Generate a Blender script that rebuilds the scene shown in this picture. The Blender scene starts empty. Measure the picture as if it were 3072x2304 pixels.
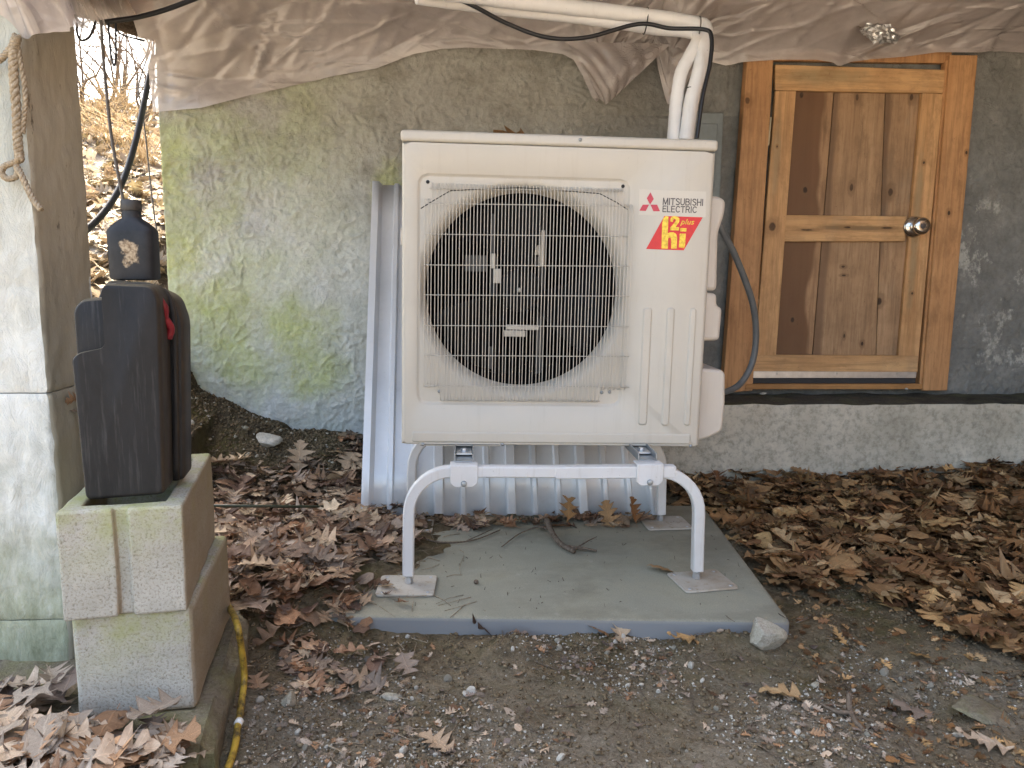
import bpy, bmesh, math, random
import numpy as np
from math import sin, cos, pi, radians, atan2, sqrt
from mathutils import Matrix, Vector, Euler

# ------------------------------------------------------------------ camera, sky, sun, exposure
SC = bpy.context.scene
COL = SC.collection
F, PITCH, ROLL, YAW, ZC = 2300.0, radians(8.2), radians(0.5), radians(3.5), 0.89   # photo calibration (3072 px wide)
_f = np.array([sin(YAW)*cos(PITCH), cos(YAW)*cos(PITCH), -sin(PITCH)])
_r = np.array([cos(YAW), -sin(YAW), 0.0]); _u = np.cross(_r, _f)
_R = _r*cos(ROLL) + _u*sin(ROLL); _U = -_r*sin(ROLL) + _u*cos(ROLL)
CAMP = np.array([0.0, 0.0, ZC])
cam_d = bpy.data.cameras.new('camera'); cam = bpy.data.objects.new('camera', cam_d); COL.objects.link(cam)
cam_d.sensor_width = 36.0; cam_d.lens = F/3072*36.0; cam_d.clip_start = 0.02; cam_d.clip_end = 400
cam.matrix_world = Matrix(((_R[0], _U[0], -_f[0], 0), (_R[1], _U[1], -_f[1], 0), (_R[2], _U[2], -_f[2], ZC), (0, 0, 0, 1)))
SC.camera = cam

SUN_EL, SUN_AZ = radians(56), radians(-14)        # azimuth from +Y (away from the camera) towards +X
w = bpy.data.worlds.new('World'); SC.world = w; w.use_nodes = True
wn = w.node_tree.nodes; wn.clear()
sky = wn.new('ShaderNodeTexSky'); sky.sky_type = 'NISHITA'; sky.sun_disc = False
sky.sun_elevation = SUN_EL; sky.sun_rotation = SUN_AZ
sky.air_density = 0.8; sky.dust_density = 6.0; sky.ozone_density = 1.0
bg = wn.new('ShaderNodeBackground'); bg.inputs[1].default_value = 0.15
wo = wn.new('ShaderNodeOutputWorld')
w.node_tree.links.new(sky.outputs[0], bg.inputs[0]); w.node_tree.links.new(bg.outputs[0], wo.inputs[0])
sun_d = bpy.data.lights.new('sun', 'SUN'); sun_d.energy = 2.6; sun_d.angle = radians(1.0); sun_d.color = (1.0, 0.95, 0.87)
sun = bpy.data.objects.new('sun', sun_d); COL.objects.link(sun)
sdir = Vector((sin(SUN_AZ)*cos(SUN_EL), cos(SUN_AZ)*cos(SUN_EL), sin(SUN_EL)))
sun.rotation_euler = sdir.to_track_quat('Z', 'Y').to_euler(); sun.location = sdir*20
vs = SC.view_settings
vs.view_transform = 'Standard'; vs.look = 'None'; vs.gamma = 1.0; vs.use_curve_mapping = False; vs.exposure = 3.0
try:
    vs.use_white_balance = True; vs.white_balance_temperature = 7250; vs.white_balance_tint = 5
except Exception:
    pass
SC.cycles.use_denoising = True
SC.cycles.max_bounces = 6; SC.cycles.diffuse_bounces = 2; SC.cycles.transparent_max_bounces = 12
SC.cycles.sample_clamp_indirect = 8.0

# ------------------------------------------------------------------ measuring: photo pixel + real plane -> world point
def ray(px, py): return (px-1536)/F*_R - (py-1152)/F*_U + _f
def at(px, py, Y): d = ray(px, py); return CAMP + d*(Y/d[1])
def atz(px, py, z): d = ray(px, py); return CAMP + d*((z-ZC)/d[2])
def atx(px, py, X): d = ray(px, py); return CAMP + d*(X/d[0])
RNG = np.random.default_rng(7); random.seed(7)

# ------------------------------------------------------------------ noise (numpy)
def _hash(ix, iy, iz, s):
    h = (ix.astype(np.int64)*374761393 + iy.astype(np.int64)*668265263 + iz.astype(np.int64)*2147483647 + s*1274126177) & 0xffffffff
    h = ((h ^ (h >> 13))*1274126177) & 0xffffffff
    return ((h ^ (h >> 16)) & 0xffff)/65535.0
def vn(x, y, z=0.0, s=0):
    x, y, z = np.broadcast_arrays(np.asarray(x, float), np.asarray(y, float), np.asarray(z, float))
    ix, iy, iz = np.floor(x), np.floor(y), np.floor(z)
    fx, fy, fz = x-ix, y-iy, z-iz
    fx, fy, fz = [t*t*(3-2*t) for t in (fx, fy, fz)]
    r = 0
    for dx in (0, 1):
        for dy in (0, 1):
            for dz in (0, 1):
                r = r + _hash(ix+dx, iy+dy, iz+dz, s)*(fx if dx else 1-fx)*(fy if dy else 1-fy)*(fz if dz else 1-fz)
    return r*2-1
def fbm(x, y, z=0.0, o=4, s=0, g=.5):
    r, a, t = 0, 1.0, 0
    for k in range(o):
        r = r + a*vn(np.asarray(x)*2**k, np.asarray(y)*2**k, np.asarray(z)*2**k, s+k*17); t += a; a *= g
    return r/t
def sm(a, b, x):
    t = np.clip((np.asarray(x, float)-a)/(b-a), 0, 1); return t*t*(3-2*t)

# ------------------------------------------------------------------ mesh builder
class MB:
    def __init__(s): s.v = []; s.f = []; s.mi = []; s.cur = 0
    def mat(s, i): s.cur = i; return s
    def add(s, vs_, fs):
        o = len(s.v); s.v += [tuple(map(float, p)) for p in vs_]
        for f in fs: s.f.append(tuple(i+o for i in f)); s.mi.append(s.cur)
        return s
    def box(s, x0, x1, y0, y1, z0, z1):
        return s.add([(x0,y0,z0),(x1,y0,z0),(x1,y1,z0),(x0,y1,z0),(x0,y0,z1),(x1,y0,z1),(x1,y1,z1),(x0,y1,z1)],
                     [(0,3,2,1),(4,5,6,7),(0,1,5,4),(1,2,6,5),(2,3,7,6),(3,0,4,7)])
    def hexa(s, p):      # 8 corners, bottom 4 then top 4 (each counter-clockwise from above)
        return s.add(p, [(0,3,2,1),(4,5,6,7),(0,1,5,4),(1,2,6,5),(2,3,7,6),(3,0,4,7)])
    def prism_y(s, poly, y0, y1):   # poly (x,z) counter-clockwise seen from -Y
        n = len(poly)
        vs_ = [(x, y0, z) for x, z in poly] + [(x, y1, z) for x, z in poly]
        fs = [tuple(range(n)), tuple(reversed(range(n, 2*n)))] + [((i+1) % n, i, i+n, (i+1) % n+n) for i in range(n)]
        return s.add(vs_, fs)
    def tube(s, path, r, n=10, caps=True, sq=False, twist=0.0, oval=1.0):
        P = [Vector(p) for p in path]; m = len(P)
        rr = list(r) if hasattr(r, '__len__') else [r]*m
        T = [(P[min(i+1, m-1)]-P[max(i-1, 0)]).normalized() for i in range(m)]
        up = Vector((0, 0, 1)) if abs(T[0].z) < .9 else Vector((0, 1, 0))
        nrm = (up - T[0]*up.dot(T[0])).normalized(); o = len(s.v)
        for i in range(m):
            if i: nrm = (nrm - T[i]*nrm.dot(T[i])).normalized()
            bn = T[i].cross(nrm)
            for k in range(n):
                a = 2*pi*k/n + twist*i + (pi/4 if sq else 0); q = rr[i]*(sqrt(2) if sq else 1)
                p = P[i] + nrm*(cos(a)*q) + bn*(sin(a)*q*oval); s.v.append(tuple(p))
        for i in range(m-1):
            for k in range(n):
                a = o+i*n+k; b = o+i*n+(k+1) % n; s.f.append((a, b, b+n, a+n)); s.mi.append(s.cur)
        if caps:
            s.f.append(tuple(o+k for k in reversed(range(n)))); s.mi.append(s.cur)
            s.f.append(tuple(o+(m-1)*n+k for k in range(n))); s.mi.append(s.cur)
        return s
    def lathe(s, prof, c, axis='z', n=24):    # prof [(r, h)], open ends closed with caps
        o = len(s.v); c = Vector(c)
        for r, h in prof:
            for k in range(n):
                a = 2*pi*k/n; x, y = r*cos(a), r*sin(a)
                p = (x, y, h) if axis == 'z' else ((x, -h, y) if axis == 'y' else (h, x, y))
                s.v.append(tuple(c+Vector(p)))
        m = len(prof)
        for i in range(m-1):
            for k in range(n):
                a = o+i*n+k; b = o+i*n+(k+1) % n; s.f.append((a, b, b+n, a+n)); s.mi.append(s.cur)
        s.f.append(tuple(o+k for k in reversed(range(n)))); s.mi.append(s.cur)
        s.f.append(tuple(o+(m-1)*n+k for k in range(n))); s.mi.append(s.cur)
        return s
    def rings(s, rings, close=True, cap_last=False):
        o = len(s.v); n = len(rings[0])
        for r in rings: s.v += [tuple(map(float, p)) for p in r]
        for i in range(len(rings)-1):
            for k in range(n if close else n-1):
                a = o+i*n+k; b = o+i*n+(k+1) % n; s.f.append((a, b, b+n, a+n)); s.mi.append(s.cur)
        if cap_last: s.f.append(tuple(o+(len(rings)-1)*n+k for k in range(n))); s.mi.append(s.cur)
        return s
    def grid(s, G):       # G [rows][cols] of points
        R_, C_ = len(G), len(G[0]); o = len(s.v)
        for row in G: s.v += [tuple(map(float, p)) for p in row]
        for i in range(R_-1):
            for j in range(C_-1):
                a = o+i*C_+j; s.f.append((a, a+1, a+C_+1, a+C_)); s.mi.append(s.cur)
        return s
    def build(s, name, mats, parent=None, loc=None, smooth=False, bevel=0, seg=2, fix=True, auto=None):
        """vertices are in world space; parent/own origin offsets are taken off (parents here are unrotated unless built at 0)"""
        off = Vector(parent.location) if (parent and not parent.get('_local')) else (Vector(loc) if loc is not None else Vector((0, 0, 0)))
        if parent is not None and parent.get('_off') is not None: off = Vector(parent['_off'])
        me = bpy.data.meshes.new(name)
        me.from_pydata([(x-off.x, y-off.y, z-off.z) for x, y, z in s.v], [], s.f)
        for m in (mats if isinstance(mats, (list, tuple)) else [mats]): me.materials.append(m)
        if any(s.mi): me.polygons.foreach_set('material_index', s.mi)
        if fix:
            b = bmesh.new(); b.from_mesh(me); bmesh.ops.recalc_face_normals(b, faces=b.faces); b.to_mesh(me); b.free()
        if smooth: me.polygons.foreach_set('use_smooth', [True]*len(me.polygons))
        if smooth and auto: me.set_sharp_from_angle(angle=radians(auto))
        ob = bpy.data.objects.new(name, me); COL.objects.link(ob)
        if parent is not None:
            ob.parent = parent
            ob['_off'] = tuple(off)
        elif loc is not None: ob.location = loc; ob['_off'] = tuple(off)
        else: ob['_off'] = (0.0, 0.0, 0.0)
        if bevel:
            md = ob.modifiers.new('bevel', 'BEVEL'); md.width = bevel; md.segments = seg; md.limit_method = 'ANGLE'; md.angle_limit = radians(40)
            md.harden_normals = False
            if not smooth:
                me.polygons.foreach_set('use_smooth', [True]*len(me.polygons)); me.set_sharp_from_angle(angle=radians(45))
        return ob
def npmesh(name, V, Q, mats, smooth=False, tri=False):
    me = bpy.data.meshes.new(name); k = 3 if tri else 4
    me.vertices.add(len(V)); me.vertices.foreach_set('co', np.asarray(V, np.float32).ravel())
    me.loops.add(len(Q)*k); me.loops.foreach_set('vertex_index', np.asarray(Q, np.int32).ravel())
    me.polygons.add(len(Q)); me.polygons.foreach_set('loop_start', np.arange(0, len(Q)*k, k, dtype=np.int32))
    me.polygons.foreach_set('loop_total', np.full(len(Q), k, np.int32))
    me.update(calc_edges=True)
    for m in (mats if isinstance(mats, (list, tuple)) else [mats]): me.materials.append(m)
    if smooth: me.polygons.foreach_set('use_smooth', np.ones(len(Q), bool))
    me.validate(); return me
def gridmesh(name, X, Y, Z, mats, smooth=True):
    r, c = X.shape; V = np.stack([X, Y, Z], -1).reshape(-1, 3); I = np.arange(r*c).reshape(r, c)
    Q = np.stack([I[:-1, :-1], I[:-1, 1:], I[1:, 1:], I[1:, :-1]], -1).reshape(-1, 4)
    return npmesh(name, V, Q, mats, smooth)
def tag(o, label, cat, group=None):
    o['label'] = label; o['category'] = cat
    if group: o['group'] = group
    return o
def thing(name, loc, label, cat, group=None, rot=(0, 0, 0)):
    o = bpy.data.objects.new(name, None); COL.objects.link(o); o.location = loc; o.rotation_euler = rot
    o.empty_display_size = .05; o['_off'] = tuple(loc); return tag(o, label, cat, group)
def link(name, me, parent=None, loc=(0, 0, 0)):
    o = bpy.data.objects.new(name, me); COL.objects.link(o); o.location = loc
    if parent: o.parent = parent
    o['_off'] = (0.0, 0.0, 0.0)
    return o
def smooth_path(pts, n=8):
    P = [np.array(p, float) for p in pts]; out = []
    for i in range(len(P)-1):
        a, b = P[i], P[i+1]; p0 = P[i-1] if i else a*2-b; p3 = P[i+2] if i+2 < len(P) else b*2-a
        for k in range(n):
            t = k/n
            out.append(tuple(.5*((2*a)+(-p0+b)*t+(2*p0-5*a+4*b-p3)*t*t+(-p0+3*a-3*b+p3)*t**3)))
    out.append(tuple(P[-1])); return out

# ------------------------------------------------------------------ materials
class M:
    def __init__(s, name):
        s.m = bpy.data.materials.new(name); s.m.use_nodes = True; s.t = s.m.node_tree; s.n = s.t.nodes
        s.p = s.n['Principled BSDF']; s.out = s.n['Material Output']; s._c = None
    def k(s, a, b): s.t.links.new(a, b)
    def new(s, typ, **kw):
        n = s.n.new(typ)
        for a, b in kw.items(): setattr(n, a, b)
        return n
    def put(s, sock, v):
        if hasattr(v, 'is_output'): s.k(v, sock)
        elif isinstance(v, (tuple, list)) and len(v) == 3 and sock.type == 'RGBA': sock.default_value = (*v, 1)
        else: sock.default_value = v
    def co(s, scale=(1, 1, 1), loc=(0, 0, 0), rot=(0, 0, 0), kind='Object'):
        if s._c is None: s._c = s.new('ShaderNodeTexCoord')
        mp = s.new('ShaderNodeMapping'); s.k(s._c.outputs[kind], mp.inputs[0])
        mp.inputs[1].default_value = loc; mp.inputs[2].default_value = rot; mp.inputs[3].default_value = scale
        return mp.outputs[0]
    def noise(s, scale, detail=4, rough=.55, vec=None, dist=0.0):
        n = s.new('ShaderNodeTexNoise'); s.k(vec if vec is not None else s.co(), n.inputs['Vector'])
        n.inputs['Scale'].default_value = scale; n.inputs['Detail'].default_value = detail; n.inputs['Roughness'].default_value = rough
        n.inputs['Distortion'].default_value = dist; return n.outputs[0]
    def voro(s, scale, vec=None, feature='F1', out='Distance', rnd=1.0):
        n = s.new('ShaderNodeTexVoronoi', feature=feature); s.k(vec if vec is not None else s.co(), n.inputs['Vector'])
        n.inputs['Scale'].default_value = scale; n.inputs['Randomness'].default_value = rnd; return n.outputs[out]
    def ramp(s, fac, stops, mode='LINEAR'):
        n = s.new('ShaderNodeValToRGB'); s.k(fac, n.inputs[0]); cr = n.color_ramp; cr.interpolation = mode
        while len(cr.elements) < len(stops): cr.elements.new(.5)
        for e, (p, c) in zip(cr.elements, stops):
            e.position = p; e.color = (*c, 1) if isinstance(c, (tuple, list)) else (c, c, c, 1)
        return n.outputs[0]
    def mix(s, fac, a, b, mode='MIX'):
        n = s.new('ShaderNodeMix', data_type='RGBA', blend_type=mode)
        s.put(n.inputs[0], fac); s.put(n.inputs[6], a); s.put(n.inputs[7], b); return n.outputs[2]
    def math(s, op, a, b=0.0, clamp=False):
        n = s.new('ShaderNodeMath', operation=op, use_clamp=clamp); s.put(n.inputs[0], a); s.put(n.inputs[1], b); return n.outputs[0]
    def maprange(s, v, a, b, c=0.0, d=1.0):
        n = s.new('ShaderNodeMapRange', interpolation_type='SMOOTHSTEP'); s.put(n.inputs[0], v)
        for i, q in enumerate((a, b, c, d)): n.inputs[i+1].default_value = q
        return n.outputs[0]
    def sep(s, vec=None):
        n = s.new('ShaderNodeSeparateXYZ'); s.k(vec if vec is not None else s.co(), n.inputs[0]); return n.outputs
    def blob(s, c, r, lo=.35, hi=1.0, wob=.35, wsc=6):
        """1 inside an ellipsoid (object space), ragged by noise"""
        a = s.new('ShaderNodeVectorMath', operation='SUBTRACT'); s.k(s.co(), a.inputs[0]); a.inputs[1].default_value = c
        b = s.new('ShaderNodeVectorMath', operation='DIVIDE'); s.k(a.outputs[0], b.inputs[0]); b.inputs[1].default_value = r
        l = s.new('ShaderNodeVectorMath', operation='LENGTH'); s.k(b.outputs[0], l.inputs[0])
        v = l.outputs['Value']
        if wob: v = s.math('ADD', v, s.math('MULTIPLY', s.math('SUBTRACT', s.noise(wsc, 5, .65), .5), wob*4))
        return s.maprange(v, lo, hi, 1.0, 0.0)
    def bump(s, h, strength=.5, dist=.01, prev=None):
        n = s.new('ShaderNodeBump'); s.k(h, n.inputs['Height']); n.inputs['Strength'].default_value = strength
        n.inputs['Distance'].default_value = dist
        if prev is not None: s.k(prev, n.inputs['Normal'])
        return n.outputs[0]
    def fin(s, col=None, rough=.6, bump=None, metal=0.0, spec=None, coat=None):
        if col is not None: s.put(s.p.inputs['Base Color'], col)
        s.put(s.p.inputs['Roughness'], rough); s.p.inputs['Metallic'].default_value = metal
        if spec is not None: s.p.inputs['Specular IOR Level'].default_value = spec
        if bump is not None: s.k(bump, s.p.inputs['Normal'])
        return s.m

def m_plain(name, col, rough=.5, metal=0.0, var=.12, sc=30, bump=.0, spec=None):
    m = M(name); n = m.noise(sc, 5, .6)
    lo = tuple(c*(1-var) for c in col); hi = tuple(min(1, c*(1+var)) for c in col)
    c = m.ramp(n, [(.3, lo), (.7, hi)])
    b = m.bump(m.noise(sc*8, 3), bump, .002) if bump else None
    return m.fin(c, rough, b, metal, spec)

def m_stucco_wall():
    m = M('stucco'); x, y, z = m.sep()
    big = m.noise(2.2, 6, .65); mid = m.noise(9, 6, .65); fine = m.noise(60, 5, .7)
    left = m.ramp(mid, [(.25, (.43, .435, .39)), (.5, (.60, .61, .56)), (.75, (.71, .72, .68))])
    left = m.mix(m.ramp(big, [(.45, 0.), (.7, .8)]), left, (.60, .63, .63))
    # browner and darker higher on the wall
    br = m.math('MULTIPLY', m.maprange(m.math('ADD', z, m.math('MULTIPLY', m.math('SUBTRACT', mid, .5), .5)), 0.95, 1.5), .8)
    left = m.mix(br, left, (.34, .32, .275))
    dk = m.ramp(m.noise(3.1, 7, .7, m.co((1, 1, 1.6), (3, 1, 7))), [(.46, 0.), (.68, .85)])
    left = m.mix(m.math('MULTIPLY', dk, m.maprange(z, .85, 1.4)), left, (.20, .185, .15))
    green = None
    for px, py, rx, rz in [(500, 540, .13, .3), (540, 760, .24, .32), (630, 930, .28, .28), (700, 1060, .25, .2), (880, 1000, .2, .2), (940, 1120, .18, .14), (1165, 590, .08, .16), (560, 900, .1, .2)]:
        c = at(px, py, 3.25); b = m.blob((c[0], c[1], c[2]), (rx, .5, rz), .15, 1.15, .55, 7)
        green = b if green is None else m.math('MAXIMUM', green, b)
    gcol = m.ramp(m.noise(14, 5, .7), [(.3, (.38, .41, .17)), (.65, (.56, .60, .25))])
    left = m.mix(m.math('MULTIPLY', green, m.ramp(m.noise(16, 6, .75), [(.25, .25), (.65, .95)])), left, gcol)
    soft = m.ramp(m.noise(4.5, 6, .7, m.co((1, 1, 1), (9, 4, 2))), [(.38, 0.), (.70, .6)])
    left = m.mix(m.math('MULTIPLY', soft, m.maprange(x, -.2, -.95)), left, (.46, .52, .25))
    wht = m.ramp(m.noise(7, 7, .75, m.co((1, 1, 1), (1, 8, 5))), [(.62, 0.), (.7, .7)])
    left = m.mix(m.math('MULTIPLY', wht, m.maprange(z, .75, .3)), left, (.52, .54, .52))
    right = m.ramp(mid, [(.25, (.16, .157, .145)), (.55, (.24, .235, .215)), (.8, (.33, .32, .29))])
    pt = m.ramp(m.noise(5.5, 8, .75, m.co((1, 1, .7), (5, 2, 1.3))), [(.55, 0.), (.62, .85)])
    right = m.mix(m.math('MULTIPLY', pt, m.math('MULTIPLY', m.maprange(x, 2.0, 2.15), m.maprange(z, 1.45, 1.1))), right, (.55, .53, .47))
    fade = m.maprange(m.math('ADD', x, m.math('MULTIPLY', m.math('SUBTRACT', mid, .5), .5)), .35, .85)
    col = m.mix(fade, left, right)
    col = m.mix(m.ramp(fine, [(.3, .22), (.6, 0.)]), col, (.06, .06, .045))
    b = m.bump(fine, .7, .006); b = m.bump(m.math('MULTIPLY', m.noise(30, 6, .7, m.co((1, 1, .75)), 1.4), m.ramp(m.noise(3.5, 4, .6), [(.35, .25), (.65, 1.)])), .7, .010, b); b = m.bump(m.ramp(m.noise(8, 5, .7, None, .8), [(.47, 0.), (.5, 1.), (.53, 0.)]), .35, .006, b)
    return m.fin(col, .92, b, spec=.15)

def m_concrete(name, lo, hi, moss=0.0, speck=0.0, sc=6, bs=.6, moss_z=None):
    m = M(name); x, y, z = m.sep()
    n1 = m.noise(sc, 7, .65); n2 = m.noise(sc*14, 5, .7)
    col = m.ramp(n1, [(.25, lo), (.75, hi)])
    col = m.mix(m.ramp(n2, [(.32, .55), (.55, 0.)]), col, tuple(c*.45 for c in lo))
    if speck: col = m.mix(m.ramp(m.voro(180), [(.10, speck), (.22, 0.)]), col, tuple(min(1, c*1.7) for c in hi))
    if moss:
        g = m.ramp(m.noise(sc*.9, 6, .7, m.co((1, 1, 1), (4, 7, 2))), [(.45, 0.), (.68, moss)])
        if moss_z: g = m.math('MULTIPLY', g, m.maprange(z, moss_z[0], moss_z[1]))
        col = m.mix(g, col, m.ramp(m.noise(40, 3), [(.3, (.20, .22, .06)), (.7, (.34, .36, .12))]))
    b = m.bump(m.noise(sc*30, 3, .7), bs, .004); b = m.bump(n1, .3, .02, b)
    return m.fin(col, .93, b, spec=.15)

def m_block():
    m = M('concrete_block'); x, y, z = m.sep()
    n1 = m.noise(7, 6, .65); g = m.voro(170)
    col = m.ramp(n1, [(.25, (.34, .32, .265)), (.55, (.49, .47, .41)), (.8, (.62, .605, .55))])
    pr = m.noise(210, 4, .75)
    col = m.mix(m.ramp(pr, [(.33, .75), (.5, 0.)]), col, (.16, .135, .095))
    ga = m.math('MULTIPLY', m.ramp(m.noise(9, 6, .7, m.co((1, 1, 1), (2, 5, 8))), [(.42, 0.), (.66, .8)]), m.maprange(m.sep(m.co(kind='Generated'))[2], .25, 1.0))
    col = m.mix(ga, col, (.34, .36, .12))
    oi = m.new('ShaderNodeObjectInfo')
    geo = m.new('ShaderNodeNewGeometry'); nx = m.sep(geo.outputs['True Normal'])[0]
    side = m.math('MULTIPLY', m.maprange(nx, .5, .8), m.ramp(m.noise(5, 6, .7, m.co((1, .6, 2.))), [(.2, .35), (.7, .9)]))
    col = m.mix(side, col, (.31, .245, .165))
    b = m.bump(pr, .8, .004); b = m.bump(m.noise(60, 4, .7), .4, .004, b)
    return m.fin(col, .95, b, spec=.12)

def m_post():
    m = M('limewash'); x, y, z = m.sep()
    n1 = m.noise(8, 7, .7); n2 = m.noise(30, 6, .7, m.co((1, 1, .35)))
    col = m.ramp(n1, [(.25, (.42, .42, .37)), (.52, (.62, .62, .57)), (.8, (.76, .76, .72))])
    col = m.mix(m.ramp(n2, [(.3, .4), (.5, 0.)]), col, (.34, .32, .26))
    zz = m.math('ADD', z, m.math('MULTIPLY', m.math('SUBTRACT', n1, .5), .5))
    col = m.mix(m.maprange(zz, .55, .12, 0, .85), col, m.ramp(n2, [(.3, (.19, .20, .10)), (.55, (.36, .37, .24)), (.75, (.55, .55, .45))]))
    col = m.mix(m.math('MULTIPLY', m.ramp(n1, [(.2, .3), (.7, .95)]), m.maprange(z, .75, 1.25)), col, (.33, .33, .265))  # greyer upwards: shade of the plastic and ceiling put into the colour
    b = m.bump(m.noise(26, 6, .75, m.co((1, 1, .5)), .8), .7, .012); b = m.bump(m.noise(90, 4), .3, .003, b)
    return m.fin(col, .85, b, spec=.2)
def m_postside():
    m = M('bare_post_side'); n1 = m.noise(6, 6, .7, m.co((1, 1, .3))); n2 = m.noise(30, 6, .75, m.co((1, 1, .4)))
    col = m.ramp(n1, [(.2, (.30, .265, .195)), (.55, (.42, .38, .295)), (.8, (.52, .48, .385))])
    col = m.mix(m.ramp(n2, [(.28, .9), (.38, 0.)]), col, (.05, .04, .03))
    return m.fin(col, .9, m.bump(n2, .5, .006), spec=.15)

def m_wood(name, lo, hi, axis='z', knots=(), stain=None, grain=1.0, rough=.62, heart=None, grey=0.0):
    """grain runs along axis; knots are (x, z, rx, rz) in object space"""
    m = M(name); sc = {'z': (9, 9, .55), 'x': (.55, 9, 9), 'y': (9, .55, 9)}[axis]
    oi = m.new('ShaderNodeObjectInfo')
    mp = m.co(sc); off = m.new('ShaderNodeVectorMath', operation='ADD'); m.k(mp, off.inputs[0])
    cb = m.new('ShaderNodeCombineXYZ'); [m.k(m.math('MULTIPLY', oi.outputs['Random'], q), cb.inputs[i]) for i, q in enumerate((31., 17., 7.))]
    m.k(cb.outputs[0], off.inputs[1]); v = off.outputs[0]
    g1 = m.noise(1.6, 6, .6, v, .6); g2 = m.noise(9, 5, .65, v, .3); bl = m.noise(5, 5, .65)
    col = m.ramp(g1, [(.25, lo), (.5, tuple((a+b)/2 for a, b in zip(lo, hi))), (.75, hi)])
    col = m.mix(m.math('MULTIPLY', m.ramp(g2, [(.35, .5), (.55, 0.)]), grain), col, tuple(c*.55 for c in lo))
    if heart:      # (edge x, wobble, colour): heartwood to the low-x side
        x, y, z = m.sep(); e = m.math('ADD', x, m.math('MULTIPLY', m.math('SUBTRACT', m.noise(1.0, 2, .5, m.co((.3, 1, 2.3), (heart[3], 0, heart[3]))), .5), heart[1]))
        hm = m.maprange(e, heart[0]+.012, heart[0]-.010)
        col = m.mix(hm, col, m.ramp(g1, [(.25, tuple(c*.7 for c in heart[2])), (.75, heart[2])]))
    if grey: col = m.mix(m.ramp(m.noise(3, 6, .7, m.co((2, 1, 1))), [(.5, 0.), (.7, grey)]), col, (.23, .21, .16))
    if stain:
        for (c, r, k, sc_) in stain: col = m.mix(m.math('MULTIPLY', m.blob(c, r, .3, 1.1, .3, 9), k), col, sc_)
    for kx, kz, rx, rz in knots:
        for f, cc, st in ((2.4, tuple(c*.55 for c in lo), .55), (1.0, (.035, .018, .01), .92)):
            a = m.new('ShaderNodeVectorMath', operation='SUBTRACT'); m.k(m.co(), a.inputs[0]); a.inputs[1].default_value = (kx, 0, kz)
            b = m.new('ShaderNodeVectorMath', operation='MULTIPLY'); m.k(a.outputs[0], b.inputs[0]); b.inputs[1].default_value = (1/(rx*f), 0, 1/(rz*f))
            l = m.new('ShaderNodeVectorMath', operation='LENGTH'); m.k(b.outputs[0], l.inputs[0])
            d = m.math('ADD', l.outputs['Value'], m.math('MULTIPLY', m.math('SUBTRACT', m.noise(60, 3), .5), .5))
            col = m.mix(m.maprange(d, 1.0, .55, 0, st), col, cc)
    col = m.mix(m.ramp(bl, [(.3, .5), (.55, 0.)]), col, tuple(c*.6 for c in lo))
    col = m.mix(m.ramp(m.noise(16, 6, .75, m.co({'z': (1, 1, .45), 'x': (.45, 1, 1), 'y': (1, .45, 1)}[axis], (3, 1, 2))), [(.52, 0.), (.7, .5)]), col, tuple(c*.5 for c in lo))
    col = m.mix(m.ramp(m.noise(130, 2), [(.22, .5), (.3, 0.)]), col, (.06, .035, .02))
    return m.fin(col, rough, m.bump(g2, .18, .002), spec=.35)

def m_soil():
    m = M('soil'); x, y, z = m.sep()
    n1 = m.noise(3, 7, .7); n2 = m.noise(26, 7, .75); n3 = m.noise(120, 4, .75)
    col = m.ramp(n1, [(.3, (.16, .118, .07)), (.5, (.28, .215, .13)), (.72, (.41, .33, .215))])
    col = m.mix(m.ramp(n2, [(.35, .75), (.6, 0.)]), col, (.055, .043, .029))
    col = m.mix(m.ramp(n3, [(.58, 0.), (.72, .6)]), col, (.34, .30, .235))
    hum = m.math('MULTIPLY', m.maprange(x, -.25, -.5), m.maprange(y, 2.45, 2.8))
    col = m.mix(m.math('MULTIPLY', hum, .8), col, m.ramp(n2, [(.35, (.045, .034, .023)), (.7, (.15, .118, .08))]))
    moss = m.ramp(m.noise(5, 6, .7, m.co((1, 1, 1), (3, 3, 1))), [(.48, 0.), (.66, .6)])
    col = m.mix(moss, col, (.15, .135, .05))
    dust = m.math('MULTIPLY', m.ramp(m.noise(2.6, 6, .7, m.co((1, 1, 1), (.4, 2.2, 0))), [(.36, 0.), (.58, .9)]), m.maprange(y, 1.8, 1.45))
    col = m.mix(dust, col, m.ramp(n3, [(.3, (.19, .155, .11)), (.7, (.45, .39, .30))]))
    wh = m.ramp(m.voro(210), [(.06, .8), (.13, 0.)])
    col = m.mix(m.math('MULTIPLY', wh, m.ramp(m.noise(9, 4, .6), [(.45, 0.), (.6, 1.)])), col, (.5, .48, .43))
    yard = m.math('MAXIMUM', m.maprange(m.math('ADD', y, m.math('MULTIPLY', n2, .4)), 1.1, .6), m.maprange(m.math('ADD', x, m.math('MULTIPLY', n2, .5)), -1.2, -1.6))
    lv = m.ramp(m.voro(11, None, 'F1', 'Color'), [(.2, (.25, .205, .16)), (.5, (.38, .335, .285)), (.8, (.49, .45, .40))])
    col = m.mix(yard, col, lv)
    b = m.bump(n3, .9, .008); b = m.bump(n2, 1.0, .03, b)
    return m.fin(col, .96, b, spec=.1)

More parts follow.
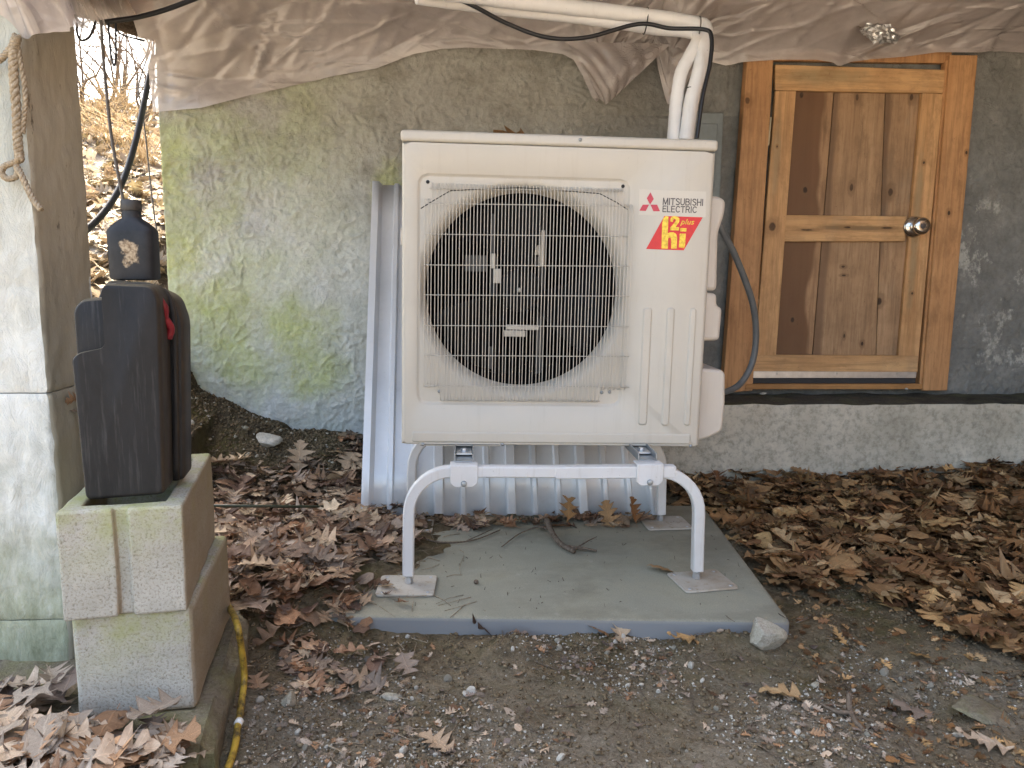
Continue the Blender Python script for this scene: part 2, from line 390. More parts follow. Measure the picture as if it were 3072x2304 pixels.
def m_leaf():
    m = M('dead_leaf'); a = m.new('ShaderNodeAttribute', attribute_name='tint'); geo = m.new('ShaderNodeNewGeometry')
    n = m.noise(45, 4, .65)
    c = m.mix(m.ramp(n, [(.3, .45), (.6, 0.)]), a.outputs['Color'], m.mix(1.0, a.outputs['Color'], (.45, .38, .33), 'MULTIPLY'))
    c = m.mix(m.ramp(m.noise(160, 2), [(.27, .6), (.34, 0.)]), c, (.05, .03, .018))
    lv = m.new('ShaderNodeAttribute', attribute_name='lv'); u, t_, _z = m.sep(lv.outputs['Vector']); au = m.math('ABSOLUTE', u)
    rib = m.maprange(au, .10, .03); sv = m.math('SINE', m.math('MULTIPLY', m.math('SUBTRACT', t_, m.math('MULTIPLY', au, .16)), 52.0)); sv = m.math('MULTIPLY', m.maprange(sv, .82, .98), .55)
    vein = m.math('MAXIMUM', rib, sv)
    c = m.mix(m.math('MULTIPLY', vein, .5), c, m.mix(1.0, c, (1.55, 1.5, 1.45), 'MULTIPLY'))
    c = m.mix(m.maprange(au, .75, 1.0, 0, .45), c, m.mix(1.0, c, (.5, .45, .42), 'MULTIPLY'))
    c = m.mix(m.math('MULTIPLY', geo.outputs['Backfacing'], .35), c, m.mix(1.0, c, (1.35, 1.35, 1.35), 'MULTIPLY'))
    m.fin(c, .58, m.bump(vein, .35, .003, m.bump(m.noise(60, 4, .6), .5, .005)), spec=.3)
    tr = m.new('ShaderNodeBsdfTranslucent'); m.k(c, tr.inputs[0]); mx = m.new('ShaderNodeMixShader'); mx.inputs[0].default_value = .12
    m.k(m.p.outputs[0], mx.inputs[1]); m.k(tr.outputs[0], mx.inputs[2]); m.k(mx.outputs[0], m.out.inputs[0]); return m.m

def m_plastic_sheet():
    m = M('poly_sheet'); n1 = m.noise(2.4, 6, .65, m.co((1, 1, 1.4), (2, 0, 0))); n2 = m.noise(14, 5, .65)
    col = m.ramp(n1, [(.25, (.33, .285, .265)), (.5, (.52, .465, .445)), (.75, (.72, .67, .655))])
    col = m.mix(m.ramp(m.noise(5, 7, .75, m.co((.6, 1, 1.2), (7, 3, 1))), [(.58, 0.), (.75, .45)]), col, (.42, .30, .245))
    col = m.mix(m.ramp(n2, [(.3, .3), (.5, 0.)]), col, (.36, .32, .295))
    col = m.mix(m.ramp(m.noise(70, 3, .7), [(.24, .7), (.29, 0.)]), col, (.06, .045, .035))
    dv = m.new('ShaderNodeVectorMath', operation='ADD'); nz_ = m.new('ShaderNodeTexNoise'); nz_.inputs['Scale'].default_value = 3.0; m.k(m.co((.7, .4, 2.0), rot=(0, .35, 0)), dv.inputs[0]); m.k(nz_.outputs['Color'], dv.inputs[1])
    cr = m.ramp(m.voro(4.5, dv.outputs[0], 'DISTANCE_TO_EDGE'), [(.0, 1.), (.10, 0.)]); cr2 = m.ramp(m.voro(13, dv.outputs[0], 'DISTANCE_TO_EDGE'), [(.0, 1.), (.14, 0.)])
    crm = m.ramp(m.noise(2.5, 3, .5), [(.45, 0.), (.65, 1.)]); b = m.bump(m.math('MULTIPLY', cr, crm), .55, .012); b = m.bump(m.math('MULTIPLY', cr2, crm), .22, .005, b); b = m.bump(m.noise(9, 2, .4, m.co((1, 1, 2.2)), 1.5), .2, .02, b)
    m.fin(col, m.ramp(n2, [(.3, .14), (.7, .30)]), b, spec=.8); m.p.inputs['Coat Weight'].default_value = .7; m.p.inputs['Coat Roughness'].default_value = .10
    tr = m.new('ShaderNodeBsdfTranslucent'); m.put(tr.inputs[0], (.76, .70, .66)); tp = m.new('ShaderNodeBsdfTransparent')
    a = m.new('ShaderNodeMixShader'); a.inputs[0].default_value = .22; m.k(m.p.outputs[0], a.inputs[1]); m.k(tr.outputs[0], a.inputs[2])
    c = m.new('ShaderNodeMixShader'); c.inputs[0].default_value = .14; m.k(a.outputs[0], c.inputs[1]); m.k(tp.outputs[0], c.inputs[2])
    m.k(c.outputs[0], m.out.inputs[0]); return m.m

def m_paint(name, col, rough=.38, dirt=.10, dirtcol=(.35, .29, .2)):
    m = M(name); n = m.noise(3, 6, .65); n2 = m.noise(70, 4, .7)
    c = m.mix(m.ramp(n, [(.45, 0.), (.8, dirt*1.5)]), col, dirtcol)
    c = m.mix(m.ramp(n2, [(.62, 0.), (.75, dirt)]), c, dirtcol)
    c = m.mix(m.ramp(m.noise(6, 5, .7, m.co((7, 7, .5), (1, 2, 3))), [(.55, 0.), (.75, dirt*1.6)]), c, dirtcol)
    c = m.mix(m.ramp(m.noise(150, 2), [(.22, dirt*3), (.27, 0.)]), c, (.15, .11, .07))
    return m.fin(c, m.ramp(n, [(.3, rough*.9), (.7, rough*1.25)]), m.bump(m.noise(240, 2), .06, .001), spec=.45)

def m_case():
    m = M('black_case_plastic'); x, y, z = m.sep(); n = m.noise(9, 6, .7, m.co((1, 1, .4))); st = m.noise(5, 6, .7, m.co((30, 30, 1.6), rot=(0, .12, 0)))
    c = m.ramp(n, [(.3, (.010, .010, .011)), (.7, (.028, .028, .029))])
    c = m.mix(m.ramp(st, [(.54, 0.), (.72, .4)]), c, (.10, .098, .095))
    geo = m.new('ShaderNodeNewGeometry'); s = m.sep(geo.outputs['Normal'])
    c = m.mix(m.math('MULTIPLY', m.maprange(s[2], .3, .9), m.ramp(m.noise(20, 5, .7), [(.3, .4), (.7, .9)])), c, (.13, .11, .075))
    c = m.mix(m.math('MULTIPLY', m.maprange(s[0], .5, .9), m.ramp(m.noise(6, 5, .7), [(.4, .2), (.7, .8)])), c, (.07, .05, .03))
    return m.fin(c, m.ramp(n, [(.3, .45), (.7, .7)]), m.bump(m.noise(420, 1), .15, .0008), spec=.22)

def m_pad():
    m = M('pad_composite'); x, y, z = m.sep(); n = m.noise(4, 7, .65); f = m.noise(300, 2, .6)
    c = m.ramp(n, [(.25, (.24, .23, .175)), (.5, (.29, .28, .215)), (.8, (.345, .32, .225))])
    c = m.mix(m.ramp(m.noise(9, 6, .7), [(.55, 0.), (.75, .4)]), c, (.21, .18, .12))
    c = m.mix(m.ramp(f, [(.3, .35), (.55, 0.)]), c, (.11, .11, .10))
    c = m.mix(m.ramp(m.noise(2.2, 7, .72, m.co((1, 1.5, 1), (6, 2, 0))), [(.48, 0.), (.66, .55)]), c, (.15, .135, .10))
    c = m.mix(m.ramp(m.noise(30, 5, .75), [(.6, 0.), (.72, .4)]), c, (.40, .38, .32))
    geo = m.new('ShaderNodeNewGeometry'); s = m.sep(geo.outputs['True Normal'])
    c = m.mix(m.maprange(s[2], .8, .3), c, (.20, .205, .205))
    c = m.mix(m.ramp(m.noise(60, 4, .7, m.co((1, 3, 1))), [(.24, .8), (.29, 0.)]), c, (.05, .04, .03))
    return m.fin(c, .8, m.bump(f, .25, .001), spec=.25)

def m_bottle():
    m = M('bottle_plastic'); n = m.noise(16, 6, .7)
    c = m.ramp(n, [(.3, (.010, .011, .013)), (.7, (.030, .032, .036))])
    lab = m.blob((0.003, -.03, .050), (.024, .04, .038), .5, .75, .42, 45)
    c = m.mix(m.math('MULTIPLY', lab, .95), c, m.ramp(m.noise(150, 3), [(.35, (.14, .09, .05)), (.6, (.42, .33, .22))]))
    return m.fin(c, .5, m.bump(m.noise(100, 3), .1, .001), spec=.28)

def m_metalsheet():
    m = M('painted_steel_sheet'); n = m.noise(5, 6, .65); sp = m.noise(90, 3, .7)
    c = m.ramp(n, [(.3, (.68, .69, .70)), (.7, (.78, .79, .80))])
    c = m.mix(m.ramp(sp, [(.25, .5), (.32, 0.)]), c, (.25, .24, .23))
    c = m.mix(m.ramp(m.noise(14, 5, .7), [(.6, 0.), (.8, .25)]), c, (.40, .38, .34))
    return m.fin(c, .32, m.bump(m.noise(120, 2), .05, .001), .15, spec=.5)

MAT = dict(
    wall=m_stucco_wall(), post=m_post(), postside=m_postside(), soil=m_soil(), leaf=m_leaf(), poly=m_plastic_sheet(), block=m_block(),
    kerb=m_concrete('footing_concrete', (.36, .325, .25), (.74, .68, .565), 0, 0, 3.2, .8), slab=m_concrete('old_slab', (.13, .105, .07), (.30, .265, .20), .4, .4, 8, .9),
    ledge=m_concrete('ledge_dirt', (.05, .046, .036), (.14, .13, .11), .2, 0, 9, .8),
    foot=m_concrete('left_footing', (.22, .23, .20), (.36, .37, .33), .3, 0, 7, .6),
    rock=m_concrete('rock_stone', (.34, .305, .24), (.60, .55, .46), .15, .3, 12, .9), stone=m_concrete('pale_stone', (.42, .39, .32), (.72, .68, .60), 0, .2, 25, .5),
    ivory=m_paint('ivory_enamel', (.53, .49, .42), .36, .14), ivory2=m_paint('ivory_cover', (.60, .535, .46), .42, .12), standp=m_paint('white_powder_coat', (.68, .67, .655), .42, .26, (.40, .32, .22)),
    plate=m_paint('foot_plate_paint', (.46, .43, .37), .6, .9, (.30, .23, .15)), zinc=m_plain('zinc', (.55, .56, .57), .35, .85), galv=m_plain('galvanised', (.36, .38, .39), .45, .7),
    black=m_plain('matte_black', (.010, .010, .011), .55), coil=m_plain('coil_black', (.004, .004, .004), .9, spec=.05), blade=m_plain('fan_blade', (.006, .006, .006), .6, spec=.12), supp=m_plain('motor_support_grey', (.075, .072, .068), .6, spec=.2), brkt=m_plain('bracket_grey', (.50, .46, .39), .5, .2),
    sheet=m_metalsheet(), pad=m_pad(), case=m_case(), bottle=m_bottle(), cap=m_plain('cap_black', (.035, .032, .03), .55, var=.3),
    red=m_plain('red_rubber', (.22, .012, .022), .5, var=.4), redink=m_plain('red_ink', (.52, .045, .075), .4, var=.04), badgered=m_plain('badge_red', (.62, .02, .025), .3, var=.08, sc=80), gold=m_plain('badge_gold', (.80, .50, .06), .25, .15, var=.35, sc=120), dark=m_plain('ink_grey', (.075, .065, .065), .5, var=.05), stick=m_plain('sticker_white', (.575, .53, .455), .35, var=.01),
    pipe=m_paint('pipe_insulation', (.82, .80, .775), .5, .16, (.42, .34, .27)), cable=m_plain('black_cable', (.012, .011, .012), .38), hose=m_plain('black_hose', (.035, .04, .045), .5), wire=m_plain('grey_wire', (.14, .125, .11), .6), conduit=m_plain('grey_conduit', (.12, .125, .125), .42), ebox=m_plain('electrical_box_paint', (.18, .20, .195), .5),
    yellow=None, green=m_plain('green_stake', (.035, .045, .025), .4, var=.3), rope=None, brass=m_plain('brass', (.48, .40, .26), .4, .8), chrome=m_plain('satin_nickel', (.55, .53, .50), .16, 1.0, var=.06), alu=m_plain('aluminium', (.62, .62, .62), .35, .8), rubber=m_plain('rubber', (.03, .03, .032), .7), bark=None, foil=m_plain('foil', (.62, .62, .62), .34, 1.0), joist=m_wood('joist_wood', (.16, .095, .05), (.30, .19, .11), 'y'), insul=m_plain('insulation', (.42, .24, .19), .9, var=.3, sc=8), white=m_plain('white_plastic', (.75, .74, .70), .5))
def m_yellow():
    m = M('yellow_cable'); n = m.noise(30, 5, .7); c = m.mix(m.ramp(n, [(.38, .95), (.55, 0.)]), (.46, .30, .045), (.06, .04, .018)); return m.fin(c, .5, spec=.4)
def m_rope():
    m = M('hemp_rope'); n = m.noise(200, 3, .7); c = m.ramp(n, [(.3, (.20, .15, .09)), (.7, (.46, .38, .28))]); return m.fin(c, .9, m.bump(n, .6, .003), spec=.1)
def m_bark():
    m = M('twig_bark'); n = m.noise(120, 4, .7); c = m.ramp(n, [(.3, (.07, .05, .035)), (.7, (.21, .165, .125))]); return m.fin(c, .85, m.bump(n, .6, .003), spec=.15)
MAT['yellow'], MAT['rope'], MAT['bark'] = m_yellow(), m_rope(), m_bark()

# ------------------------------------------------------------------ terrain
_m = np.array([at(px, py, 3.235)[[0, 2]] for px, py in ((544, 1100), (573, 1127), (595, 1174), (652, 1218), (703, 1240), (750, 1258), (786, 1270), (844, 1288), (877, 1314), (1000, 1328), (1086, 1332))])
MX = np.concatenate([[-3.0, -1.6, -1.2], _m[:, 0], [-.30]]); MZ = np.concatenate([[.66, .58, .50], _m[:, 1]-.03, [.05]])
def T(x, y, fine=True):
    x = np.asarray(x, float); y = np.asarray(y, float)
    h = 0.018 + 0*x
    h = h + .05*sm(1.5, 2.6, x)*sm(1.7, 3.0, y)
    h = h + .05*sm(.15, -.35, x)*sm(1.6, 1.95, y)
    h = h + .10*sm(-.42, -.52, x)*sm(1.32, 1.2, y) + .05*sm(-.4, -.6, x)*sm(1.2, 1.4, y)*sm(2.4, 1.8, y)
    h = h - .055*np.exp(-(((x-.93)/.14)**2+((y-1.50)/.11)**2)) - .03*np.exp(-(((x+.22)/.16)**2+((y-1.45)/.16)**2))
    h = h + .035*np.exp(-(((x-.62)/.10)**2+((y-1.68)/.05)**2)) + .03*np.exp(-(((x-.1)/.10)**2+((y-1.69)/.05)**2))
    h = h + .05*np.exp(-(((x+.46)/.11)**2+((y-1.92)/.14)**2))
    mound = np.interp(x, MX, MZ)
    h = h + mound*sm(np.where(x < -1.0, 1.9, 2.55), 3.2, y)*sm(3.27, 3.25, np.where(x > -1.2, y, 0))
    out = np.where(x < -1.15, np.clip(y-3.15, 0, None), 0)
    h = h + .33*np.minimum(out, 3.7)
    h = h + .30*sm(-1.2, -3.0, x)*sm(0.5, 3, y)
    if fine:
        h = h + .03*fbm(x*7, y*7, 0, 5, 33, .62)*sm(-.3, -.6, x)*sm(2.5, 2.9, y)*sm(3.3, 3.2, y)
        near = sm(9, 2.5, np.abs(x)+np.abs(y-2)*.7)
        h = h + .030*fbm(x*1.7, y*1.7, 0, 3, 5) + .014*fbm(x*9, y*9, 0, 4, 11) + .008*np.abs(fbm(x*42, y*42, 0, 3, 23))*near
    return h
xs = np.unique(np.concatenate([-np.geomspace(1.6, 70, 46), np.arange(-1.6, 2.75, .0095), np.geomspace(2.75, 70, 30)]))
ys = np.unique(np.concatenate([1.1-np.geomspace(.03, 70, 30), np.arange(1.1, 3.3, .0095), 3.3+np.geomspace(.04, 70, 60)]))
GX, GY = np.meshgrid(xs, ys)
ground = link('ground', gridmesh('ground', GX, GY, T(GX, GY), MAT['soil'])); ground['kind'] = 'structure'

# ------------------------------------------------------------------ foundation wall, footing, floor above
WY = 3.25; WL = -1.225
nx, nz = 900, 430
wx = np.linspace(WL, 3.3, nx); wz = np.linspace(-.25, 2.02, nz); WX, WZ = np.meshgrid(wx, wz)
rough = .010*fbm(WX*5, WZ*5, 0, 4, 31) + .006*np.abs(fbm(WX*17, WZ*17, 0, 4, 41)) + .0045*fbm(WX*55, WZ*55, 0, 2, 47) + .007*np.clip(1-np.abs(fbm(WX*13+fbm(WX*9, WZ*9, 0, 2, 3)*2, WZ*13, 0, 3, 53))*5, 0, 1)*sm(-.1, .3, fbm(WX*4, WZ*4, 0, 2, 59))
fr = sm(.5, .9, WX)
def groove(d, w_): return np.exp(-(d/w_)**2)
jz = at(2100, 347, 3.25)[2]
jl = groove(WZ-jz+.004*fbm(WX*6, WX*0, 0, 3, 3), .009) + groove(WZ-jz+.2, .007)*.8 + groove(WX-at(2190, 260, 3.25)[0]-.1*0, .007)*(WZ > jz)
rough = rough - .012*fr*jl*(WX < 1.3)
rough = rough*(1-.95*sm(1.06, 1.12, WX)*sm(2.16, 2.10, WX)*sm(.36, .42, WZ)); WYY = WY - rough*.85 + .012*sm(1.08, 1.13, WX)*sm(2.14, 2.09, WX)*sm(.38, .42, WZ)
WYY[:, 0] += .03; WYY[:, 1] += .008
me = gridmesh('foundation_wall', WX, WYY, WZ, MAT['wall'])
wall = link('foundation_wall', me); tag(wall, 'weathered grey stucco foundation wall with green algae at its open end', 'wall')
b = MB(); b.box(WL+.004, 3.3, WY+.032, WY+.22, -.25, 2.02); b.build('wall_core', MAT['wall'], wall)

def rough_box(name, x0, x1, y0, y1, z0, z1, mats, res=.02, amp=.008, seed=0, edge=.012, parent=None, topmat=None, fsc=12):
    """box with displaced, slightly worn surface, one continuous mesh"""
    bm = bmesh.new(); bmesh.ops.create_cube(bm, size=1.0)
    for v in bm.verts: v.co = ((x0+x1)/2+v.co.x*(x1-x0), (y0+y1)/2+v.co.y*(y1-y0), (z0+z1)/2+v.co.z*(z1-z0))
    def cut(ax, a, b):
        n = int((b-a)/res)
        for i in range(1, n):
            c = a+(b-a)*i/n; co = [0, 0, 0]; co[ax] = c; no = [0, 0, 0]; no[ax] = 1
            bmesh.ops.bisect_plane(bm, geom=bm.verts[:]+bm.edges[:]+bm.faces[:], plane_co=co, plane_no=no)
    for ax, (a, b_) in enumerate(((x0, x1), (y0, y1), (z0, z1))): cut(ax, a, b_)
    bm.normal_update(); P = np.array([v.co for v in bm.verts]); N = np.array([v.normal for v in bm.verts])
    d = amp*fbm(P[:, 0]*fsc, P[:, 1]*fsc, P[:, 2]*fsc, 4, seed)
    ne = (np.abs(N) > .3).sum(1) > 1
    d = d - edge*(ne*(.4+.9*np.clip(fbm(P[:, 0]*14, P[:, 1]*14, P[:, 2]*14, 3, seed+9)+.3, 0, 1.5)))
    Q = P + N*d[:, None]
    for v, q in zip(bm.verts, Q): v.co = q
    me = bpy.data.meshes.new(name)
    for f in bm.faces: f.smooth = True; f.material_index = 1 if (topmat is not None and f.normal.z > .7) else 0
    off = Vector(parent['_off']) if parent else Vector(((x0+x1)/2, (y0+y1)/2, z0))
    for v in bm.verts: v.co -= off
    bm.to_mesh(me); bm.free(); me.set_sharp_from_angle(angle=radians(50))
    me.materials.append(mats)
    if topmat is not None: me.materials.append(topmat)
    o = bpy.data.objects.new(name, me); COL.objects.link(o); o['_off'] = tuple(off)
    if parent: o.parent = parent
    else: o.location = off
    return o
kerb = rough_box('concrete_footing', .28, 3.3, 2.985, 3.27, -.12, .378, MAT['kerb'], .03, .012, 3, .008, None, MAT['ledge'])
tag(kerb, 'pale poured concrete footing ledge below the wooden door', 'footing')
lf = rough_box('block_footing', -.95, .27, 3.165, 3.26, -.12, .150, MAT['foot'], .03, .010, 8, .014)
tag(lf, 'low grey footing strip at the base of the mossy wall', 'footing')

# timber floor above: boards, joists and insulation over the plastic
deck = MB(); deck.box(-1.75, 3.4, 1.36, 6.5, 2.16, 2.30); dk = deck.build('floor_deck', MAT['insul'], None, (0.8, 3, 2.16)); dk['kind'] = 'structure'
for i in range(7):
    y0 = 1.4+i*.29
    j = MB(); j.box(-1.7, 3.35, y0, y0+.04, 1.985, 2.157); j.build('floor_joist', MAT['joist'], dk)
sw = MB(); sw.box(3.3, 3.5, -6.0, 3.5, -.2, 5.0); tag(sw.build('light_blocker_wall', MAT['joist'], None, (3.4, 0, -.2)), 'unseen brown timber wall added to block light from the right', 'wall')  # added out of view to keep light from coming in at the right

# ------------------------------------------------------------------ plastic vapour sheet
edge_px = [(430, 336), (475, 333), (600, 322), (740, 285), (880, 255), (1000, 226), (1130, 203), (1240, 160), (1320, 145), (1400, 140), (1600, 147), (1690, 160), (1722, 178), (1750, 228), (1775, 285), (1790, 306), (1812, 280), (1850, 262), (1890, 232), (1940, 195), (1958, 182), (1968, 143),
           (1972, 180), (1976, 205), (1990, 262), (2004, 312), (2040, 300), (2070, 230), (2120, 180), (2180, 195), (2240, 190), (2330, 184), (2440, 184), (2490, 192), (2507, 204), (2545, 190), (2600, 183), (2700, 176), (2800, 162), (2930, 163), (3000, 152), (3072, 156), (3300, 150)]
EP = np.array([at(px, py, 3.215)[[0, 2]] for px, py in edge_px])
ux = np.unique(np.concatenate([np.linspace(WL-.005, 3.28, 330), np.linspace(.42, .84, 90)])); nv = 190
V = np.linspace(0, 1, nv)[:, None]; UX = np.broadcast_to(ux[None, :], (nv, len(ux)))
zb = np.interp(ux, EP[:, 0], EP[:, 1])[None, :]
# control: bottom edge on the wall -> lip -> belly -> joists -> out towards the open side
lz = 2.0 + .02*np.sin(ux*2.1+.4)[None, :] + .02*fbm(ux*1.3, ux*0, 0, 3, 61)[None, :]
belly = .055 + .05*fbm(ux*1.6, ux*0, 0, 3, 71)[None, :]
s1 = sm(0, .42, V); s2 = np.clip((V-.38)/.62, 0, 1)
SY = 3.222 - .036*(sm(1.06, 1.12, UX)*sm(2.2, 2.14, UX)) - .20*s1**1.3 - belly*np.sin(np.clip(V/.42, 0, 1)*pi)*.5 - 1.62*s2**1.15
SZ = zb + (lz-zb)*np.clip(V/.42, 0, 1)**.85 - .02*np.sin(np.clip((V-.3)/.3, 0, 1)*pi) + .0*s2
k1 = fbm(UX*1.7+V*1.1, V*2.6-UX*.6, 0, 2, 81); amp = sm(0, .06, V)*.85+.15
crg = np.random.default_rng(19); CR = np.zeros_like(UX)
for _ in range(170):
    cx0, cq, th, L_, wd, am = crg.uniform(-1.25, 2.9), crg.uniform(0, .5), crg.normal(.25, .55), crg.uniform(.08, .4), crg.uniform(.003, .010), crg.uniform(.006, .020)*crg.choice([1, 1, -1])
    X_ = UX-cx0; Q_ = (V-cq)*.62; a1 = X_*cos(th)+Q_*sin(th); b1 = -X_*sin(th)+Q_*cos(th)
    CR = CR + am*np.exp(-np.abs(b1)/wd)*np.exp(-(a1/L_)**2)
SY = SY - amp*(.045*k1 + CR + .006*fbm(UX*9, V*9, 0, 2, 91))
SZ = SZ + amp*.008*k1
SY = np.minimum(SY, 3.226-.036*(sm(1.06, 1.12, UX)*sm(2.2, 2.14, UX)))
psheet = link('plastic_sheet', gridmesh('plastic_sheet', UX, SY, SZ, MAT['poly'])); tag(psheet, 'dusty translucent plastic sheet sagging under the floor joists', 'plastic sheet')
# torn flap hanging in front of the wall
fl = MB(); rows = []
for i in range(26):
    t = i/25; row = []
    a = at(1690+20*t, 150+8*t, 3.19); 
    for j in range(30):
        s_ = j/29; x = a[0]+(.42-.33*t)*s_ + .11*t; z = a[2]+.02 - .225*t*(1-.35*abs(s_-.35)) 
        y = 3.15-.03*sin(pi*t)*(1+.5*sin(s_*9+t*4))-.012*abs(sin(s_*14-t*8))
        row.append((x, y, z))
    rows.append(row)
fl.grid(rows); fo = fl.build('torn_flap', MAT['poly'], psheet, smooth=True, fix=False); fo['label'] = 'shiny torn corner of the plastic hanging against the wall'

# wrapped beam over the post
PX, PY0, PY1 = -.795, 1.50, 1.70       # right face x, front, back of the post
bw = MB(); rows = []
bot = [(-330, -60), (-200, -20), (-90, 10), (0, 52), (55, 105), (110, 121), (160, 110), (200, 100), (222, 94), (238, 78), (236, 58), (228, 36)]
bp = [at(px, py, 1.49) for px, py in bot]
for t in np.linspace(0, 1, 22):
    row = []
    for i, p in enumerate(smooth_path(bp, 5)):
        q = sin(t*pi*.5)
        kk = float(fbm(i*.11, t*2.2, 0, 3, 5)); row.append((p[0]+.02*kk*t, p[1]-.075*sin(min(1, t*1.4)*pi)*.8-.03*t+.045*kk, p[2]+.34*t))
    rows.append(row)
bw.grid(rows)
low = smooth_path([tuple(at(px, py, y_)) for px, py, y_ in ((226, 84, 1.5), (262, 77, 1.8), (310, 72, 2.2), (370, 62, 2.7), (432, 52, 3.2))], 7)
rows = []
for t in np.linspace(0, 1, 16):
    rows.append([(p[0]-.05*sin(t*pi*.7)+.006*sin(i*1.1+t*9), p[1], p[2]+.30*t+.006*sin(i*.8+t*11)) for i, p in enumerate(low)])
bw.grid(rows)
tag(bw.build('plastic_wrap', MAT['poly'], None, tuple(at(110, 60, 1.49)), smooth=True, fix=False), 'cloudy plastic wrapped over the beam on top of the post', 'plastic sheet')
bm_ = MB(); p0 = at(195, 62, 1.62); p1 = at(300, 70, 3.3)
bm_.hexa([(p0[0]-.14, 1.52, p0[2]+.01), (p0[0]+.01, 1.52, p0[2]+.01), (p1[0]+.10, 3.32, p1[2]+.02), (p1[0]-.06, 3.32, p1[2]+.02), (p0[0]-.14, 1.52, p0[2]+.2), (p0[0]+.01, 1.52, p0[2]+.2), (p1[0]+.10, 3.32, p1[2]+.2), (p1[0]-.06, 3.32, p1[2]+.2)])
tag(bm_.build('beam', MAT['joist'], None, (p0[0], 1.6, p0[2]), bevel=.008), 'brown timber beam running from the post top to the wall end', 'beam')
rb = MB(); a = at(335, 70, 3.0); c_ = at(450, 118, 3.24)
for k in range(3):
    rb.tube(smooth_path([(a[0]-.05, a[1]-.2, a[2]+.03*k), ((a[0]+c_[0])/2, 3.1, (a[2]+c_[2])/2+.02*k), (c_[0]+.1, 3.235+.005*k, c_[2]-.005+.028*k)], 6), [.016]*13, 7)
tag(rb.build('split_log', MAT['bark'], None, tuple(a), smooth=True), 'weathered split branch wood under the beam above the opening', 'wood')

# ------------------------------------------------------------------ post
post = thing('post', (PX-.11, 1.6, .0), 'whitewashed square post beside the concrete block stack', 'post')
zc1 = at(100, 1180, PY0)[2]; zc2 = at(100, 1860, PY0)[2]; ztop = at(110, 60, 1.5)[2]+.2
def post_section(z0, z1, seed):
    nx_, nz_ = 44, max(6, int((z1-z0)/.008))
    zz = np.linspace(z0, z1, nz_)
    # ring plan: left face, front, right, back
    per = [(PX-.24, y) for y in np.linspace(PY1, PY0, 10)[:-1]] + [(x, PY0) for x in np.linspace(PX-.24, PX, nx_)[:-1]] + [(PX, y) for y in np.linspace(PY0, PY1, 30)[:-1]] + [(x, PY1) for x in np.linspace(PX, PX-.24, 8)[:-1]]
    per = np.array(per); c = np.array([PX-.12, (PY0+PY1)/2]); n = len(per)
    nrm = np.zeros_like(per); nrm[:9] = (-1, 0); nrm[9:9+nx_-1] = (0, -1); nrm[9+nx_-1:9+nx_-1+29] = (1, 0); nrm[9+nx_-1+29:] = (0, 1)
    X = np.repeat(per[None, :, 0], nz_, 0); Y = np.repeat(per[None, :, 1], nz_, 0); Z = np.repeat(zz[:, None], n, 1)
    d = .006*fbm(X*7, Y*7, Z*7, 4, 1)+.006*np.abs(fbm(X*24, Y*24, Z*18, 3, 6))
    e = .0025*np.exp(-((Z-z0)/.003)**2)+.0025*np.exp(-((Z-z1)/.003)**2)
    cor = np.zeros(n); cor[[0, 9, 9+nx_-1, 9+nx_-1+29]] = -.004
    d = d-e+cor[None, :]
    X = X+nrm[None, :, 0]*d; Y = Y+nrm[None, :, 1]*d
    m_ = MB(); rings = [[(X[i, j], Y[i, j], Z[i, j]) for j in range(n)] for i in range(nz_)]
    m_.rings(rings, True, True)
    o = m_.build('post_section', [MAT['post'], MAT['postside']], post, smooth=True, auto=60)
    for p in o.data.polygons:
        if p.normal.x > .72: p.material_index = 1
    return o
post_section(-.05, zc2-.001, 1); post_section(zc2+.001, zc1-.001, 2); post_section(zc1+.001, ztop, 3)

